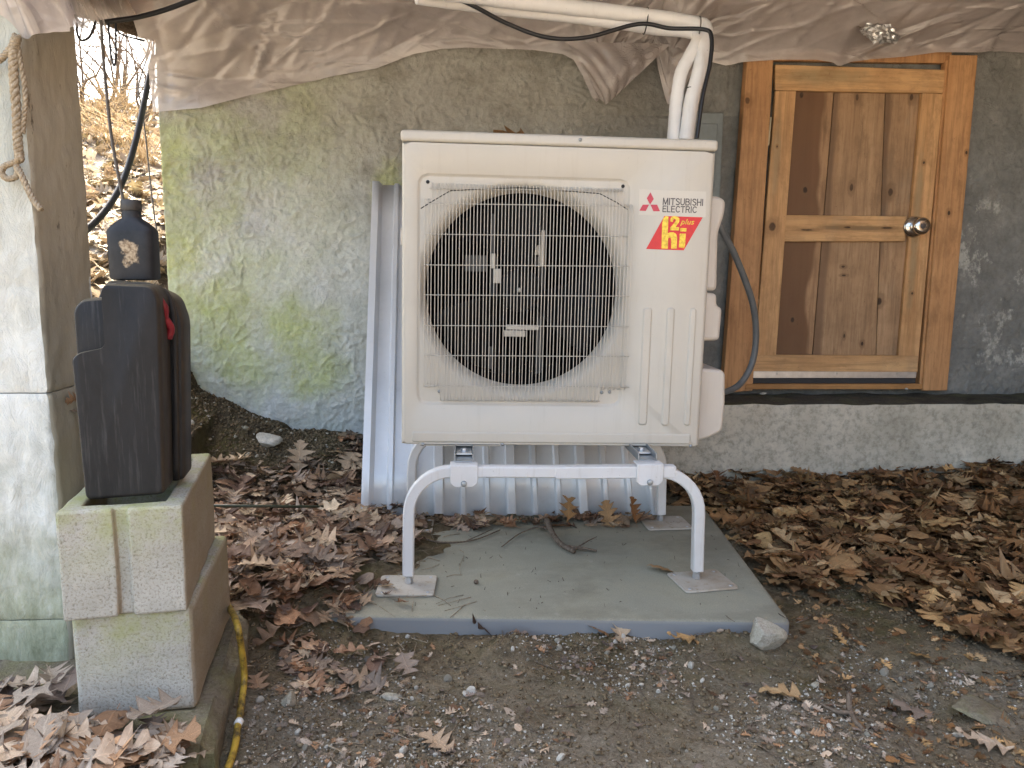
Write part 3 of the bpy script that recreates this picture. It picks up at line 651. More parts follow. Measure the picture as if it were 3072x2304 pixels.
# ------------------------------------------------------------------ concrete slab and blocks on the left
slab = rough_box('paving_slab', -.56, .0, 0, .56, -.06, .112, MAT['slab'], .022, .014, 14, .03); slab.rotation_euler = (0, 0, radians(9)); slab.location = (-.417-.28*cos(radians(9))-.28*sin(radians(9)), 1.19-.28*sin(radians(9))+.28*cos(radians(9)), -.06); tag(slab, 'mossy broken edged concrete slab under the block stack', 'slab')
def block(name, x0, y0, z0, label, grooved, rz):
    W_, D_, H_ = .194, .392, .190
    xs_ = [0, .032, .086, .108, .162, .194]; ys_ = [0, .010, .034, .178, .214, .358, .392]
    solid = np.ones((5, 6), bool); solid[1:4, 2] = False; solid[1:4, 4] = False
    if grooved: solid[2, 0] = False
    m_ = MB(); idx = {}
    def vid(i, j, k):
        if (i, j, k) not in idx: idx[(i, j, k)] = len(m_.v); m_.v.append((xs_[i], ys_[j], k*H_))
        return idx[(i, j, k)]
    def q(*f): m_.f.append(tuple(vid(*a_) for a_ in f)); m_.mi.append(0)
    for i in range(5):
        for j in range(6):
            if not solid[i, j]: continue
            q((i, j, 1), (i+1, j, 1), (i+1, j+1, 1), (i, j+1, 1)); q((i, j+1, 0), (i+1, j+1, 0), (i+1, j, 0), (i, j, 0))
            for di, dj, a_, b_ in ((-1, 0, (i, j+1), (i, j)), (1, 0, (i+1, j), (i+1, j+1)), (0, -1, (i, j), (i+1, j)), (0, 1, (i+1, j+1), (i, j+1))):
                I, J = i+di, j+dj
                if not (0 <= I < 5 and 0 <= J < 6) or not solid[I, J]: q((*a_, 0), (*b_, 0), (*b_, 1), (*a_, 1))
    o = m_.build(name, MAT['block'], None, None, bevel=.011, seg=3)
    o.location = (x0, y0, z0); o.rotation_euler = (0, 0, rz); o['_off'] = (x0, y0, z0)
    # worn surface: subdivide + noise
    bm = bmesh.new(); bm.from_mesh(o.data); bmesh.ops.subdivide_edges(bm, edges=[e for e in bm.edges if e.calc_length() > .05], cuts=3, use_grid_fill=True)
    for v in bm.verts:
        c = v.co; k = .0022*float(fbm(c.x*30+z0*9, c.y*30, c.z*30, 2, 5)); v.co = c+Vector((k, k*.8, -k))
    bm.to_mesh(o.data); bm.free()
    return tag(o, label, 'concrete block', 'stacked concrete blocks')
block('concrete_block', -.672, 1.278, .114, 'lower tan concrete block with plain end face in the stack', False, radians(8))
block('concrete_block', -.672, 1.256, .305, 'upper concrete block with grooved mossy end carrying the black case', True, radians(11))

# ------------------------------------------------------------------ black tool case, bottle
case = thing('tool_case', (-.60, 1.38, .498), 'scuffed black plastic tool case standing upright on the blocks', 'case', rot=(0, 0, radians(9)))
zt = .866; zb_ = .500; X0, X1, Xn = -.664, -.531, -.611; zn = at(265, 1045, 1.31)[2]; CY = 1.310
def rpoly(pts, r=.012, n=4):
    out = []; m = len(pts)
    for i in range(m):
        p, a, b_ = Vector(pts[i]), Vector(pts[i-1]), Vector(pts[(i+1) % m])
        u, v = (a-p).normalized(), (b_-p).normalized(); k = min(r, (a-p).length*.45, (b_-p).length*.45)
        for t in range(n+1):
            s_ = t/n; q = (p+u*k)*(1-s_)**2+p*2*s_*(1-s_)+(p+v*k)*s_**2; out.append((q.x, q.y))
    return out
def shell(name, pts, y0, y1, mat, parent, inset=.006, r=.014):
    """blow-moulded shell: rounded outline, slightly smaller rounded front"""
    P = rpoly(pts, r); c = (sum(p[0] for p in P)/len(P), sum(p[1] for p in P)/len(P)); rings = []
    sx = max(p[0] for p in P)-min(p[0] for p in P); sz = max(p[1] for p in P)-min(p[1] for p in P)
    for yy, k in ((y0, 1.0), (y0+.0008, .75), (y0+.003, .42), (y0+.007, .13), (y0+.012, 0), (y1-.004, 0), (y1, .4)):
        fx, fz = 1-2*inset*k/sx, 1-2*inset*k/sz
        rings.append([(c[0]+(p[0]-c[0])*fx, yy, c[1]+(p[1]-c[1])*fz) for p in P])
    m_ = MB(); m_.rings(rings, True, True); o = len(m_.v)
    m_.f.append(tuple(reversed(range(len(P))))); m_.mi.append(0)
    return m_.build(name, mat, parent, smooth=True, auto=50)
main = [(X0+.006, zb_), (X1, zb_+.004), (X1+.010, zt-.02), (X1-.002, zt), (Xn+.006, zt+.002), (Xn, zt-.008), (Xn, zn+.006), (Xn-.006, zn), (X0+.010, zn-.008), (X0, zn-.018)]
shell('front_shell', main, CY, CY+.075, MAT['case'], case, r=.012)
shell('recessed_corner', [(X0+.004, zn-.03), (Xn+.02, zn-.03), (Xn+.02, .846), (X0+.018, .842), (X0+.004, .825)], CY+.014, CY+.076, MAT['case'], case)
shell('rear_shell', [(X0+.008, zb_+.002), (X1+.018, zb_+.006), (X1+.030, .80), (X1+.018, .842), (X1-.02, zt-.004), (X0+.04, zt+.008), (X0+.02, zt-.03)], CY+.082, CY+.15, MAT['case'], case)
sm_ = MB(); sm_.tube(smooth_path([(X1+.004, CY+.079, .51), (X1+.012, CY+.079, .7), (X1+.012, CY+.079, .83), (X1-.02, CY+.079, zt-.004), (X0+.06, CY+.079, zt-.002)], 6), .006, 6)
sm_.build('hinge_rib', MAT['case'], case, smooth=True)
h_ = MB(); h_.tube(smooth_path([(X1+.004, CY+.03, .842), (X1+.011, CY+.035, .825), (X1+.008, CY+.045, .808), (X1+.014, CY+.055, .79), (X1+.008, CY+.06, .772)], 6), [.0055]*13+[.0065]*12, 8)
rr = h_.build('latch', MAT['red'], case, smooth=True); rr['label'] = 'red rag of rubber latch on the case side'

bt = thing('oil_bottle', (-.605, 1.46, .872), 'small black bottle with worn label standing on the tool case', 'bottle')
def oval(w_, d_, z, n=36, e=.55):
    out = []
    for k in range(n):
        a = 2*pi*k/n; c, s_ = cos(a), sin(a)
        out.append((-.605+math.copysign(abs(c)**e, c)*w_/2, 1.46+math.copysign(abs(s_)**e, s_)*d_/2, .872+z))
    return out
m_ = MB(); m_.rings([oval(.070, .044, 0), oval(.080, .050, .002), oval(.082, .052, .006), oval(.083, .053, .06), oval(.083, .053, .086), oval(.081, .051, .090), oval(.066, .046, .099, e=.65), oval(.046, .038, .107, e=.8), oval(.035, .034, .111, e=1), oval(.033, .033, .113, e=1), oval(.033, .033, .124, e=1)], True, True)
m_.f.append(tuple(reversed(range(36)))); m_.mi.append(0)
# bottle body sits in its own space so that its worn label can be placed
ob = m_.build('bottle_body', MAT['bottle'], bt, smooth=True, auto=40)
m_ = MB(); m_.lathe([(.0165, .0), (.0178, .002), (.0178, .017), (.0165, .019)], (-.605, 1.46, .872+.1245), 'z', 28); m_.build('cap', MAT['cap'], bt, smooth=True, auto=40)

# ------------------------------------------------------------------ equipment pad
PT = .06
c = [atz(2378, 1866, PT), atz(2128, 1512, PT), atz(1240, 1512, PT), atz(985, 1852, PT)]   # front right, back right, back left, front left
c[1] = np.array([c[0][0]+.075, 2.66, PT]); c[2] = np.array([-.33, 2.70, PT]); c[3] = np.array([-.345, c[0][1]+.08, PT])
pm = MB(); plan = [(p[0], p[1]) for p in (c[3], c[0], c[1], c[2])]
P = rpoly(plan, .03, 5)
cx_, cy_ = sum(p[0] for p in P)/len(P), sum(p[1] for p in P)/len(P)
rings = []
for z, k in ((-.03, .0), (PT-.010, 0), (PT-.004, .003), (PT-.001, .007), (PT, .012)):
    rings.append([(cx_+(p[0]-cx_)*(1-k/.5), cy_+(p[1]-cy_)*(1-k/.45), z) for p in P])
pm.rings(rings, True, True)
pad = pm.build('equipment_pad', MAT['pad'], None, (cx_, cy_, -.03), smooth=True, auto=60); tag(pad, 'grey flat equipment pad under the steel stand', 'pad')

# ------------------------------------------------------------------ ribbed steel sheet leaning on the wall
shx = []; prof = []
x0_, pitch = -.338, .2475
def rib(x, wb, wt, h): return [(x-wb/2, 0), (x-wt/2, -h), (x-wt/2*.4, -h), (x+wt/2*.4, -h), (x+wt/2, -h), (x+wb/2, 0)]
for k in range(5):
    prof += rib(x0_+k*pitch,  .038, .028, .030) if k else [(x0_-.012, 0), (x0_-.012, -.027), (x0_+.0, -.027), (x0_+.013, -.027), (x0_+.026, 0)]
    if k < 4:
        for q in (1/3, 2/3): prof += rib(x0_+(k+q)*pitch, .026, .014, .013)
sh = MB(); rows = []
bz = .062; by = 2.525; tz = 1.235; ty = 3.165
for t in np.linspace(0, 1, 9):
    lean = Vector((0, ty-by, tz-bz)).normalized(); nrm = Vector((0, lean.z, -lean.y))
    rows.append([(x-.018*t, by+(ty-by)*t+nrm.y*d+.004*sin(x*5+t*3), bz+.017*(1-(x-x0_)/.99)*(1-t)+(tz-bz)*t+nrm.z*d) for x, d in prof])
sh.grid(rows); so = sh.build('roofing_sheet', MAT['sheet'], None, (.14, by, bz), smooth=True, auto=20, fix=False)
sd = so.modifiers.new('solid', 'SOLIDIFY'); sd.thickness = .0012
tag(so, 'white ribbed metal roofing sheet leaning against the wall behind the unit', 'metal sheet')

# ------------------------------------------------------------------ steel stand
stand = thing('equipment_stand', (.24, 2.2, PT), 'white steel tube stand with flat feet carrying the heat pump', 'stand')
def ubar(xl, xr, y, ztop_, zbot, R_=.115):
    p = [(xl-.003, y, zbot), (xl, y, ztop_-R_)]
    p += [(xl+R_-R_*cos(a), y, ztop_-R_+R_*sin(a)) for a in np.linspace(0, pi/2, 10)[1:]]
    p += [(xr-R_+R_*sin(a), y, ztop_-.006-R_+R_*cos(a)) for a in np.linspace(0, pi/2, 10)]
    p += [(xr+.003, y, zbot)]
    return p
for (xl, xr, y, nm) in ((-.150, .630, 1.972, 'front'), (-.176, .656, 2.47, 'rear')):
    m_ = MB(); m_.tube(ubar(xl, xr, y, .374 if nm == 'front' else .372, .088), .0150, 4, True, True)
    o = m_.build('tube_arch', MAT['standp'], stand, smooth=True, auto=30); bv = o.modifiers.new('b', 'BEVEL'); bv.width = .004; bv.segments = 2; bv.limit_method = 'ANGLE'; bv.angle_limit = radians(60)
    if nm == 'front':
        m_ = MB(); m_.box(.236, .560, y-.0158, y+.0158, .3535, .3862-.0005); m_.build('sleeve', MAT['standp'], stand, bevel=.003)
    for k, x in enumerate((xl-.002, xr+.002)):
        m_ = MB(); cx, cy = x+(-.004 if k == 0 else .012), y-(.012 if nm == 'front' else .02); a = radians(-2 if k == 0 else 9 if nm == 'front' else 3); hw, hd = .076, .066
        pl = [(cx+cos(a)*u*hw-sin(a)*v*hd, cy+sin(a)*u*hw+cos(a)*v*hd) for u, v in ((-1, -1), (1, -1), (1, 1), (-1, 1))]
        P = rpoly(pl, .012, 4); m_.rings([[(p[0], p[1], PT+.002) for p in P], [(p[0], p[1], PT+.0065) for p in P]], True, True)
        pl_o = m_.build('foot_plate', MAT['plate'], stand, bevel=.001)
        m_ = MB(); m_.lathe([(.006, 0), (.006, .034)], (x, y, PT+.0065), 'z', 10); m_.lathe([(.0115, 0), (.0115, .009)], (x, y, PT+.0075), 'z', 6); m_.lathe([(.0105, 0), (.0105, .008)], (x, y, PT+.0165), 'z', 6)
        m_.build('leveling_bolt', MAT['zinc'], stand, smooth=True, auto=30)
        for u, v in ((-.78, -.75), (.78, -.75), (.78, .75), (-.78, .75)):
            m_ = MB(); m_.lathe([(.005, 0), (.0045, .0012)], (cx+cos(a)*u*hw-sin(a)*v*hd, cy+sin(a)*u*hw+cos(a)*v*hd, PT+.0066), 'z', 10); m_.build('rivet', MAT['zinc'], pl_o, smooth=True, auto=30)
for x in (at(1392, 1400, 1.97)[0], at(1946, 1400, 1.97)[0]):
    m_ = MB(); hw = .036; pol = [(x-hw, .392), (x-hw, .346), (x-.024, .335), (x+.024, .335), (x+hw, .346), (x+hw, .392)]
    m_.prism_y(pol, 1.9515, 1.9565); m_.box(x-hw, x+hw, 1.9565, 1.9975, .3895, .3935); m_.build('saddle_clamp', MAT['standp'], stand, bevel=.0015)
    m_ = MB(); m_.lathe([(.008, 0), (.008, .004), (.0065, .007), (.003, .008)], (x, 1.9512, .345), 'y', 16); m_.build('clamp_bolt', MAT['galv'], stand, smooth=True, auto=40)
    xi = x+(.02 if x < .2 else -.02)*0
    m_ = MB(); m_.box(xi-.026, xi+.026, 1.985, 2.50, .3940, .3975); m_.box(xi-.026, xi-.0225, 1.985, 2.50, .3976, .416); m_.box(xi+.0225, xi+.026, 1.985, 2.50, .3976, .416); m_.build('channel_rail', MAT['galv'], stand, bevel=.001)
    for yb in (2.065, 2.46):
        m_ = MB(); m_.box(xi-.0205, xi+.0205, yb-.028, yb+.04, .4015, .4065); m_.lathe([(.013, 0), (.013, .0015)], (xi, yb, .4066), 'z', 18); m_.lathe([(.0085, 0), (.0085, .0055)], (xi, yb, .4082), 'z', 6); m_.build('mounting_bolt', MAT['zinc'], stand, smooth=True, auto=30)

# ------------------------------------------------------------------ heat pump outdoor unit (local frame: x right, y back, z up, front plane y = 0)
TH = .0136
AC_LOC = Vector((at(1206, 1343, 2.1)[0]*.5+at(2096, 1350, 2.1)[0]*.5, 2.10, .4115))
ac = thing('heat_pump_unit', AC_LOC, 'ivory heat pump outdoor unit with round fan grille on the stand', 'heat pump', rot=(0, TH, 0)); ac['_off'] = (0.0, 0.0, 0.0)
def acl(px, py, dy=0.0):
    p = at(px, py, 2.1+dy)-np.array(AC_LOC); return (p[0]*cos(TH)-p[2]*sin(TH), p[0]*sin(TH)+p[2]*cos(TH))
AW, AH, AD, CAPH = .422, .845, .33, .031
def rect_pt(cx, cz, a, x0, x1, z0, z1):
    dx, dz = cos(a), sin(a); t = 1e9
    if dx > 1e-9: t = min(t, (x1-cx)/dx)
    if dx < -1e-9: t = min(t, (x0-cx)/dx)
    if dz > 1e-9: t = min(t, (z1-cz)/dz)
    if dz < -1e-9: t = min(t, (z0-cz)/dz)
    return (cx+dx*t, cz+dz*t)
def rrect_pt(cx, cz, a, x0, x1, z0, z1, r):
    dx, dz = cos(a), sin(a); lo, hi = 0.0, 1.0
    def inside(t):
        x, z = cx+dx*t, cz+dz*t
        qx = max(x0+r-x, x-(x1-r), 0); qz = max(z0+r-z, z-(z1-r), 0); return qx*qx+qz*qz <= r*r
    for _ in range(40):
        m = (lo+hi)/2
        if inside(m): lo = m
        else: hi = m
    return (cx+dx*lo, cz+dz*lo)
FC = acl(1567, 873); FR = .2485
g0 = acl(1252, 1212); g1 = acl(1890, 540)
RX0, RX1, RZ0, RZ1 = g0[0], g1[0], g0[1], g1[1]
ang = list(np.linspace(0, 2*pi, 160, endpoint=False))
for (x, z) in ((-AW, 0), (AW, 0), (AW, AH-CAPH), (-AW, AH-CAPH), (RX0+.02, RZ0+.02), (RX1-.02, RZ0+.02), (RX1-.02, RZ1-.02), (RX0+.02, RZ1-.02)): ang.append(atan2(z-FC[1], x-FC[0]) % (2*pi))
ang = sorted(set(round(a, 6) for a in ang), reverse=True)
def R1(x0, x1, z0, z1, y): return [(p[0], y, p[1]) for p in (rect_pt(*FC, a, x0, x1, z0, z1) for a in ang)]
def R2(x0, x1, z0, z1, r, y): return [(p[0], y, p[1]) for p in (rrect_pt(*FC, a, x0, x1, z0, z1, r) for a in ang)]
def R3(r, y): return [(FC[0]+cos(a)*r, y, FC[1]+sin(a)*r) for a in ang]
HT = AH-CAPH
cs = MB()
cs.rings([R1(-AW, AW, 0, HT, AD), R1(-AW, AW, 0, HT, .016), R1(-AW+.002, AW-.002, .0, HT, .008), R1(-AW+.007, AW-.007, .001, HT, .002), R1(-AW+.014, AW-.014, .003, HT-.001, 0),
          R2(RX0-.003, RX1+.003, RZ0-.003, RZ1+.003, .028, 0), R2(RX0-.001, RX1+.001, RZ0-.001, RZ1+.001, .027, .0015), R2(RX0+.002, RX1-.002, RZ0+.002, RZ1-.002, .025, .005), R2(RX0+.006, RX1-.006, RZ0+.006, RZ1-.006, .022, .006)])
ring_last = R2(RX0+.006, RX1-.006, RZ0+.006, RZ1-.006, .022, .006)
cs.rings([ring_last, R3(.300, .006), R3(.296, .0062), R3(.292, .007), R3(.287, .009), R3(.281, .013), R3(.274, .021), R3(.268, .034), R3(.265, .048)])
casing = cs.build('casing', MAT['ivory'], ac, smooth=True, auto=38)
bk = MB(); bk.box(-AW+.003, AW-.003, AD-.004, AD, .003, HT-.003); bk.build('rear_coil', MAT['coil'], ac)
cy = MB(); cy.rings([R3(.2652, .0478), R3(.262, .09), R3(.264, .31)]); cy.rings([R3(.264, .31), R3(.001, .312)]); cy.build('dark_lining', MAT['coil'], ac, smooth=True, fix=False)  # added black lining stands in for the darkness inside the casing
tp = MB(); tp.box(-AW-.003, AW+.003, -.004, AD+.004, HT+.0015, AH); tpo = tp.build('top_cover', MAT['ivory'], ac, bevel=.009, seg=4)
# embossed ribs on the front panel: rounded raised bars
def emboss(name, x0, x1, z0, z1, r, h=.0038):
    e = MB(); a_ = [t for t in np.linspace(2*pi, 0, 64, endpoint=False)]; c_ = ((x0+x1)/2, (z0+z1)/2); rr_ = []
    def pt(a, d): 
        # rounded rect by superposed quarter arcs
        k = a/(2*pi)*4; q = int(k) % 4; f = (k-int(k))*pi/2
        cxq = [x1-r, x0+r, x0+r, x1-r][q]; czq = [z1-r, z1-r, z0+r, z0+r][q]
        aa = q*pi/2+f; return (cxq+cos(aa)*(r-d), czq+sin(aa)*(r-d))
    for d, y in ((0, -.0002), (.0012, -.0012), (.0028, -h), (.0055, -h)):
        rr_.append([(pt(a, d)[0], y, pt(a, d)[1]) for a in a_])
    e.rings(rr_, True, True); return e.build(name, MAT['ivory'], ac, smooth=True, auto=60)
for (xa, xb, ya, yb) in ((1913, 1957, 1275, 923), (1983, 2025, 1277, 923), (2050, 2090, 1277, 925)):
    p, q = acl(xa, ya), acl(xb, yb); emboss('embossed_rib', p[0], q[0], p[1], q[1], .0085)
p, q = acl(1235, 1326), acl(2072, 1306); emboss('embossed_rib', p[0], q[0], p[1], q[1]+.004, .0075)
p, q = acl(1238, 1340), acl(1500, 1334); emboss('embossed_rib', p[0]+.02, q[0], p[1]+.003, q[1]+.004, .0028, .0012)
# screws
for px, py in ((1269, 1333), (1508, 1333), (2072, 1338), (1740, 420), (1318, 1175), (1806, 1178), (1830, 1177), (1283, 545), (1870, 558)):
    x, z = acl(px, py); y = -.0006 if py > 1200 else (-.0045 if py < 430 else .0055)
    m_ = MB(); m_.lathe([(.0048, 0), (.0048, .001), (.003, .003), (.001, .0034)], (x, y, z), 'y', 14); m_.build('screw', MAT['galv'] if py > 560 or py < 430 else MAT['black'], ac, smooth=True, auto=50)
# seam of the fan housing (open slit)
sl = MB(); pth = [acl(*p) for p in ((1262, 625), (1302, 600), (1352, 571), (1560, 562), (1800, 580), (1850, 606), (1884, 628))]
sl.tube([(p[0], .0058, p[1]) for p in pth], .0013, 4); sl.build('housing_slit', MAT['black'], ac)
# grille: separate wires
gr = bpy.data.objects.new('fan_grille', None); COL.objects.link(gr); gr.parent = ac; gr['_off'] = (0.0, 0.0, 0.0); gr.empty_display_size = .02
WR = .00118
xl = acl(1274, 870)[0]; xr = acl(1884, 885)[0]; NW = 61
zt1 = acl(1560, 562)[1]; zt2 = acl(1560, 606)[1]; zbt1 = acl(1560, 1203)[1]; zbt2 = acl(1560, 1158)[1]
GYF = -.020
for i in range(NW):
    x = xl+(xr-xl)*i/(NW-1); jx = .0012*sin(i*2.3)
    edge_ = x < acl(1290, 600)[0] or x > acl(1868, 600)[0]; botc = acl(1322, 1180)[0] < x < acl(1800, 1180)[0]
    zt_ = zt2-.002 if edge_ else zt1; zb2 = zbt1 if botc else zbt2-.006
    pth = [(x, .004, zt_+.004), (x, -.004, zt_+.001), (x, GYF+.006, zt_-.008), (x, GYF, zt_-.020), (x+jx*.5, GYF-.001, (zt_+zb2)/2), (x+jx, GYF, zb2+.020), (x+jx, GYF+.006, zb2+.008), (x+jx, -.003, zb2+.001), (x+jx, .004, zb2-.001)]
    m_ = MB(); m_.tube(pth, WR, 6, False); m_.build('wire', MAT['ivory'], gr, smooth=True, fix=False)
for k, py in enumerate((565, 612, 703, 795, 884, 975, 1064, 1155, 1202)):
    a_, b_ = acl(1276 if k else 1288, py), acl(1884 if k else 1872, py+ (8 if k < 3 else 4))
    if k == 8: a_, b_ = acl(1326, py), acl(1800, py+2)
    y = GYF+.0034 if 0 < k < 8 else -.001
    pth = [(a_[0], y, a_[1])]+[(a_[0]+(b_[0]-a_[0])*t, y, a_[1]+(b_[1]-a_[1])*t) for t in (.33, .66)]+[(b_[0], y, b_[1])]
    m_ = MB(); m_.tube(pth, WR, 6, True); m_.build('wire', MAT['ivory'], gr, smooth=True, fix=False)
# fan
fan = bpy.data.objects.new('fan', None); COL.objects.link(fan); fan.parent = ac; fan['_off'] = (0.0, 0.0, 0.0)
hb = MB(); hb.lathe([(.062, -.055), (.062, .0), (.058, .012), (.03, .018), (.012, .0185)], (FC[0], .105, FC[1]), 'y', 32); hb.build('hub', MAT['blade'], fan, smooth=True, auto=50)
nt = MB(); nx_, nz_ = acl(1563, 872); nt.lathe([(.0065, 0), (.0065, .006), (.003, .010)], (nx_, .083, nz_), 'y', 12); nt.build('shaft_nut', MAT['brkt'], fan, smooth=True)
for k in range(3):
    bl = MB(); rows = []
    for i in range(12):
        r = .05+(.252-.05)*i/11; row = []
        wsp = .62+.35*(i/11)
        for j in range(12):
            s_ = j/11; a = radians(95)+k*2*pi/3 + (s_-.5)*wsp*1.25 + .28*(i/11)**1.5
            row.append((FC[0]+cos(a)*r, .10+.085*(s_-.5)*1.3+.01*(i/11), FC[1]+sin(a)*r))
        rows.append(row)
    bl.grid(rows); o = bl.build('blade', MAT['blade'], fan, smooth=True, fix=False); sdm = o.modifiers.new('s', 'SOLIDIFY'); sdm.thickness = .003
mo = MB()
for px0, px1 in ((1474, 1490), (1618, 1633)):
    a_, b_ = acl(px0, 600, .19), acl(px1, 1130, .19); mo.box(a_[0]+.002, b_[0]-.002, .215, .225, b_[1], a_[1])
mo.build('motor_support', MAT['supp'], ac, bevel=.002)
for (xa, ya, xb, yb, mt) in ((1480, 806, 1504, 850, 'brkt'), (1474, 760, 1486, 806, 'brkt'), (1474, 640, 1485, 760, 'supp'), (1622, 690, 1633, 800, 'brkt'), (1604, 735, 1622, 765, 'brkt'), (1603, 770, 1615, 800, 'supp'), (1520, 974, 1618, 991, 'brkt'), (1512, 991, 1577, 1011, 'brkt'), (1465, 1040, 1478, 1108, 'supp'), (1612, 955, 1625, 1060, 'supp'), (1395, 765, 1460, 815, 'supp')):  # leftmost grey piece stands in for a faint reflection, the others are brackets
    a_, b_ = acl(xa, ya, .08), acl(xb, yb, .08); m_ = MB(); m_.box(a_[0], b_[0], .084 if mt == 'brkt' else .0865, .0885, b_[1], a_[1]); m_.build('bracket_and_reflection', MAT[mt], ac, bevel=.002)
# side covers on the right
def sidecover(name, pts, y0, y1):
    P = [acl(px, py, .12) for px, py in pts]; P = [(max(p[0], AW-.02), p[1]) for p in P]
    Q = rpoly([(p[0], p[1]) for p in P], .016, 4); m_ = MB(); m_.prism_y(Q, y0, y1); return m_.build(name, MAT['ivory2'], ac, bevel=.012, seg=4)
sidecover('service_cover', [(2060, 872), (2142, 872), (2146, 700), (2166, 640), (2168, 605), (2150, 592), (2060, 585)], .09, .26)
sidecover('valve_cover', [(2060, 1022), (2150, 1020), (2158, 925), (2142, 915), (2142, 878), (2060, 878)], .09, .26)
sidecover('pipe_cover', [(2050, 1318), (2105, 1308), (2152, 1285), (2160, 1200), (2160, 1115), (2150, 1104), (2060, 1096)], .07, .27)
hd = MB(); a_ = acl(1205, 705); hd.box(-AW-.008, -AW, .06, .2, a_[1]-.025, a_[1]+.02); hd.build('grip', MAT['ivory2'], ac, bevel=.006)
# markings on the panel
def flat(name, pts, y, mat, parent=ac, h=.0004):
    m_ = MB(); P = [acl(*p) for p in pts]
    if sum(P[i][0]*P[(i+1) % len(P)][1]-P[(i+1) % len(P)][0]*P[i][1] for i in range(len(P))) < 0: P = P[::-1]
    m_.prism_y(P, y-h, y); return m_.build(name, mat, parent)
flat('sticker', [(1918, 568), (2118, 575), (2117, 652), (1916, 645)], -.0002, MAT['stick'])
flat('emblem', [(1951, 577), (1961, 597), (1950, 614), (1940, 595)], -.0008, MAT['redink'])
flat('emblem', [(1928, 614), (1947, 614), (1937, 633), (1918, 632)], -.0008, MAT['redink'])
flat('emblem', [(1951, 614), (1971, 614), (1980, 634), (1960, 634)], -.0008, MAT['redink'])
def text(name, s_, px, py, px2, hpx, mat, y=-.0008, shear=0.0, bold=0.0, rot=0.0, parent=ac):
    cu = bpy.data.curves.new(name, 'FONT'); cu.body = s_; cu.size = 1; cu.shear = shear; cu.offset = bold; cu.resolution_u = 4; cu.extrude = .0
    to = bpy.data.objects.new('tmp', cu); COL.objects.link(to); bpy.context.view_layer.update()
    me = bpy.data.meshes.new_from_object(to.evaluated_get(bpy.context.evaluated_depsgraph_get())); bpy.data.objects.remove(to); 
    co = np.array([v.co for v in me.vertices]); mn, mx = co.min(0), co.max(0)
    a_, b_ = acl(px, py), acl(px2, py-hpx); sx, sz = (b_[0]-a_[0])/(mx[0]-mn[0]), (b_[1]-a_[1])/(mx[1]-mn[1])
    for v in me.vertices:
        x, z = (v.co.x-mn[0])*sx, (v.co.y-mn[1])*sz
        v.co = (a_[0]+x, y-.0003, a_[1]+z-rot*x)
    me.name = name; me.materials.append(mat); o = bpy.data.objects.new(name, me); COL.objects.link(o); o.parent = parent; return o
def arc(cx, cy, rx, ry, a0, a1, n=7): return [(cx+rx*cos(radians(a0+(a1-a0)*k/(n-1))), cy+ry*sin(radians(a0+(a1-a0)*k/(n-1)))) for k in range(n)]
GL = {'M': (1.0, [[(.06, 0), (.10, 1), (.5, .06), (.90, 1), (.94, 0)]]), 'I': (.22, [[(.11, 0), (.11, 1)]]), 'T': (.8, [[(0, .94), (.8, .94)], [(.4, .94), (.4, 0)]]),
      'S': (.78, [[(.70, .78)]+arc(.39, .74, .30, .22, 40, 180)+arc(.39, .27, .33, .23, 90, -150)]), 'U': (.82, [[(.08, 1), (.08, .34)]+arc(.41, .34, .33, .30, 180, 360)+[(.74, 1)]]),
      'B': (.80, [[(.08, 0), (.08, .95), (.42, .95)]+arc(.44, .74, .24, .21, 80, -80)+[(.10, .53)]+[(.44, .53)]+arc(.46, .28, .28, .24, 80, -80)+[(.08, .05)]]), 'H': (.82, [[(.08, 0), (.08, 1)], [(.74, 0), (.74, 1)], [(.08, .52), (.74, .52)]]),
      'E': (.72, [[(.68, .95), (.08, .95), (.08, .05), (.70, .05)], [(.08, .52), (.62, .52)]]), 'L': (.66, [[(.08, 1), (.08, .05), (.64, .05)]]), 'C': (.86, [arc(.46, .5, .38, .46, 38, 322, 12)]), 'R': (.82, [[(.08, 0), (.08, .95), (.45, .95)]+arc(.47, .73, .25, .22, 80, -80)+[(.10, .50)], [(.48, .50), (.74, 0)]])}
def stroke_word(word, px, py, px2, hpx, mat, wt=.15, gap=.13):
    a_, b_ = acl(px, py), acl(px2, py-hpx); tot = sum(GL[ch][0]+gap for ch in word)-gap; sx = (b_[0]-a_[0])/tot; sz = abs(acl(px, py-hpx)[1]-a_[1]); x0 = 0.0
    for ch in word:
        w_, st = GL[ch]; m_ = MB(); lv = 0
        for line in st:
            P = [Vector((a_[0]+(x0+u)*sx, a_[1]+v*sz)) for u, v in line]; h_ = wt*sz*.5
            for p, q in zip(P[:-1], P[1:]):
                d = (q-p); 
                if d.length < 1e-7: continue
                d.normalize(); n_ = Vector((-d.y, d.x))*h_; e = d*h_*.5; yy = -.0011-.00001*lv; lv += 1
                m_.add([(*(p-e+n_).to_tuple()[:1], yy, (p-e+n_).y), ((p-e-n_).x, yy, (p-e-n_).y), ((q+e-n_).x, yy, (q+e-n_).y), ((q+e+n_).x, yy, (q+e+n_).y)], [(0, 1, 2, 3)])
        m_.build('letter', mat, ac, fix=False); x0 += w_+gap
stroke_word('MITSUBISHI', 1988, 614, 2110, 20, MAT['dark'])
stroke_word('ELECTRIC', 1987, 636, 2091, 19, MAT['dark'])
flat('badge', [(1993, 648), (2108, 652), (2051, 751), (1938, 747)], -.0004, MAT['badgered'])
BY = -.001
def arch(cx, cy, ro, ri, y, mat, x0, x1, ybot):
    pass
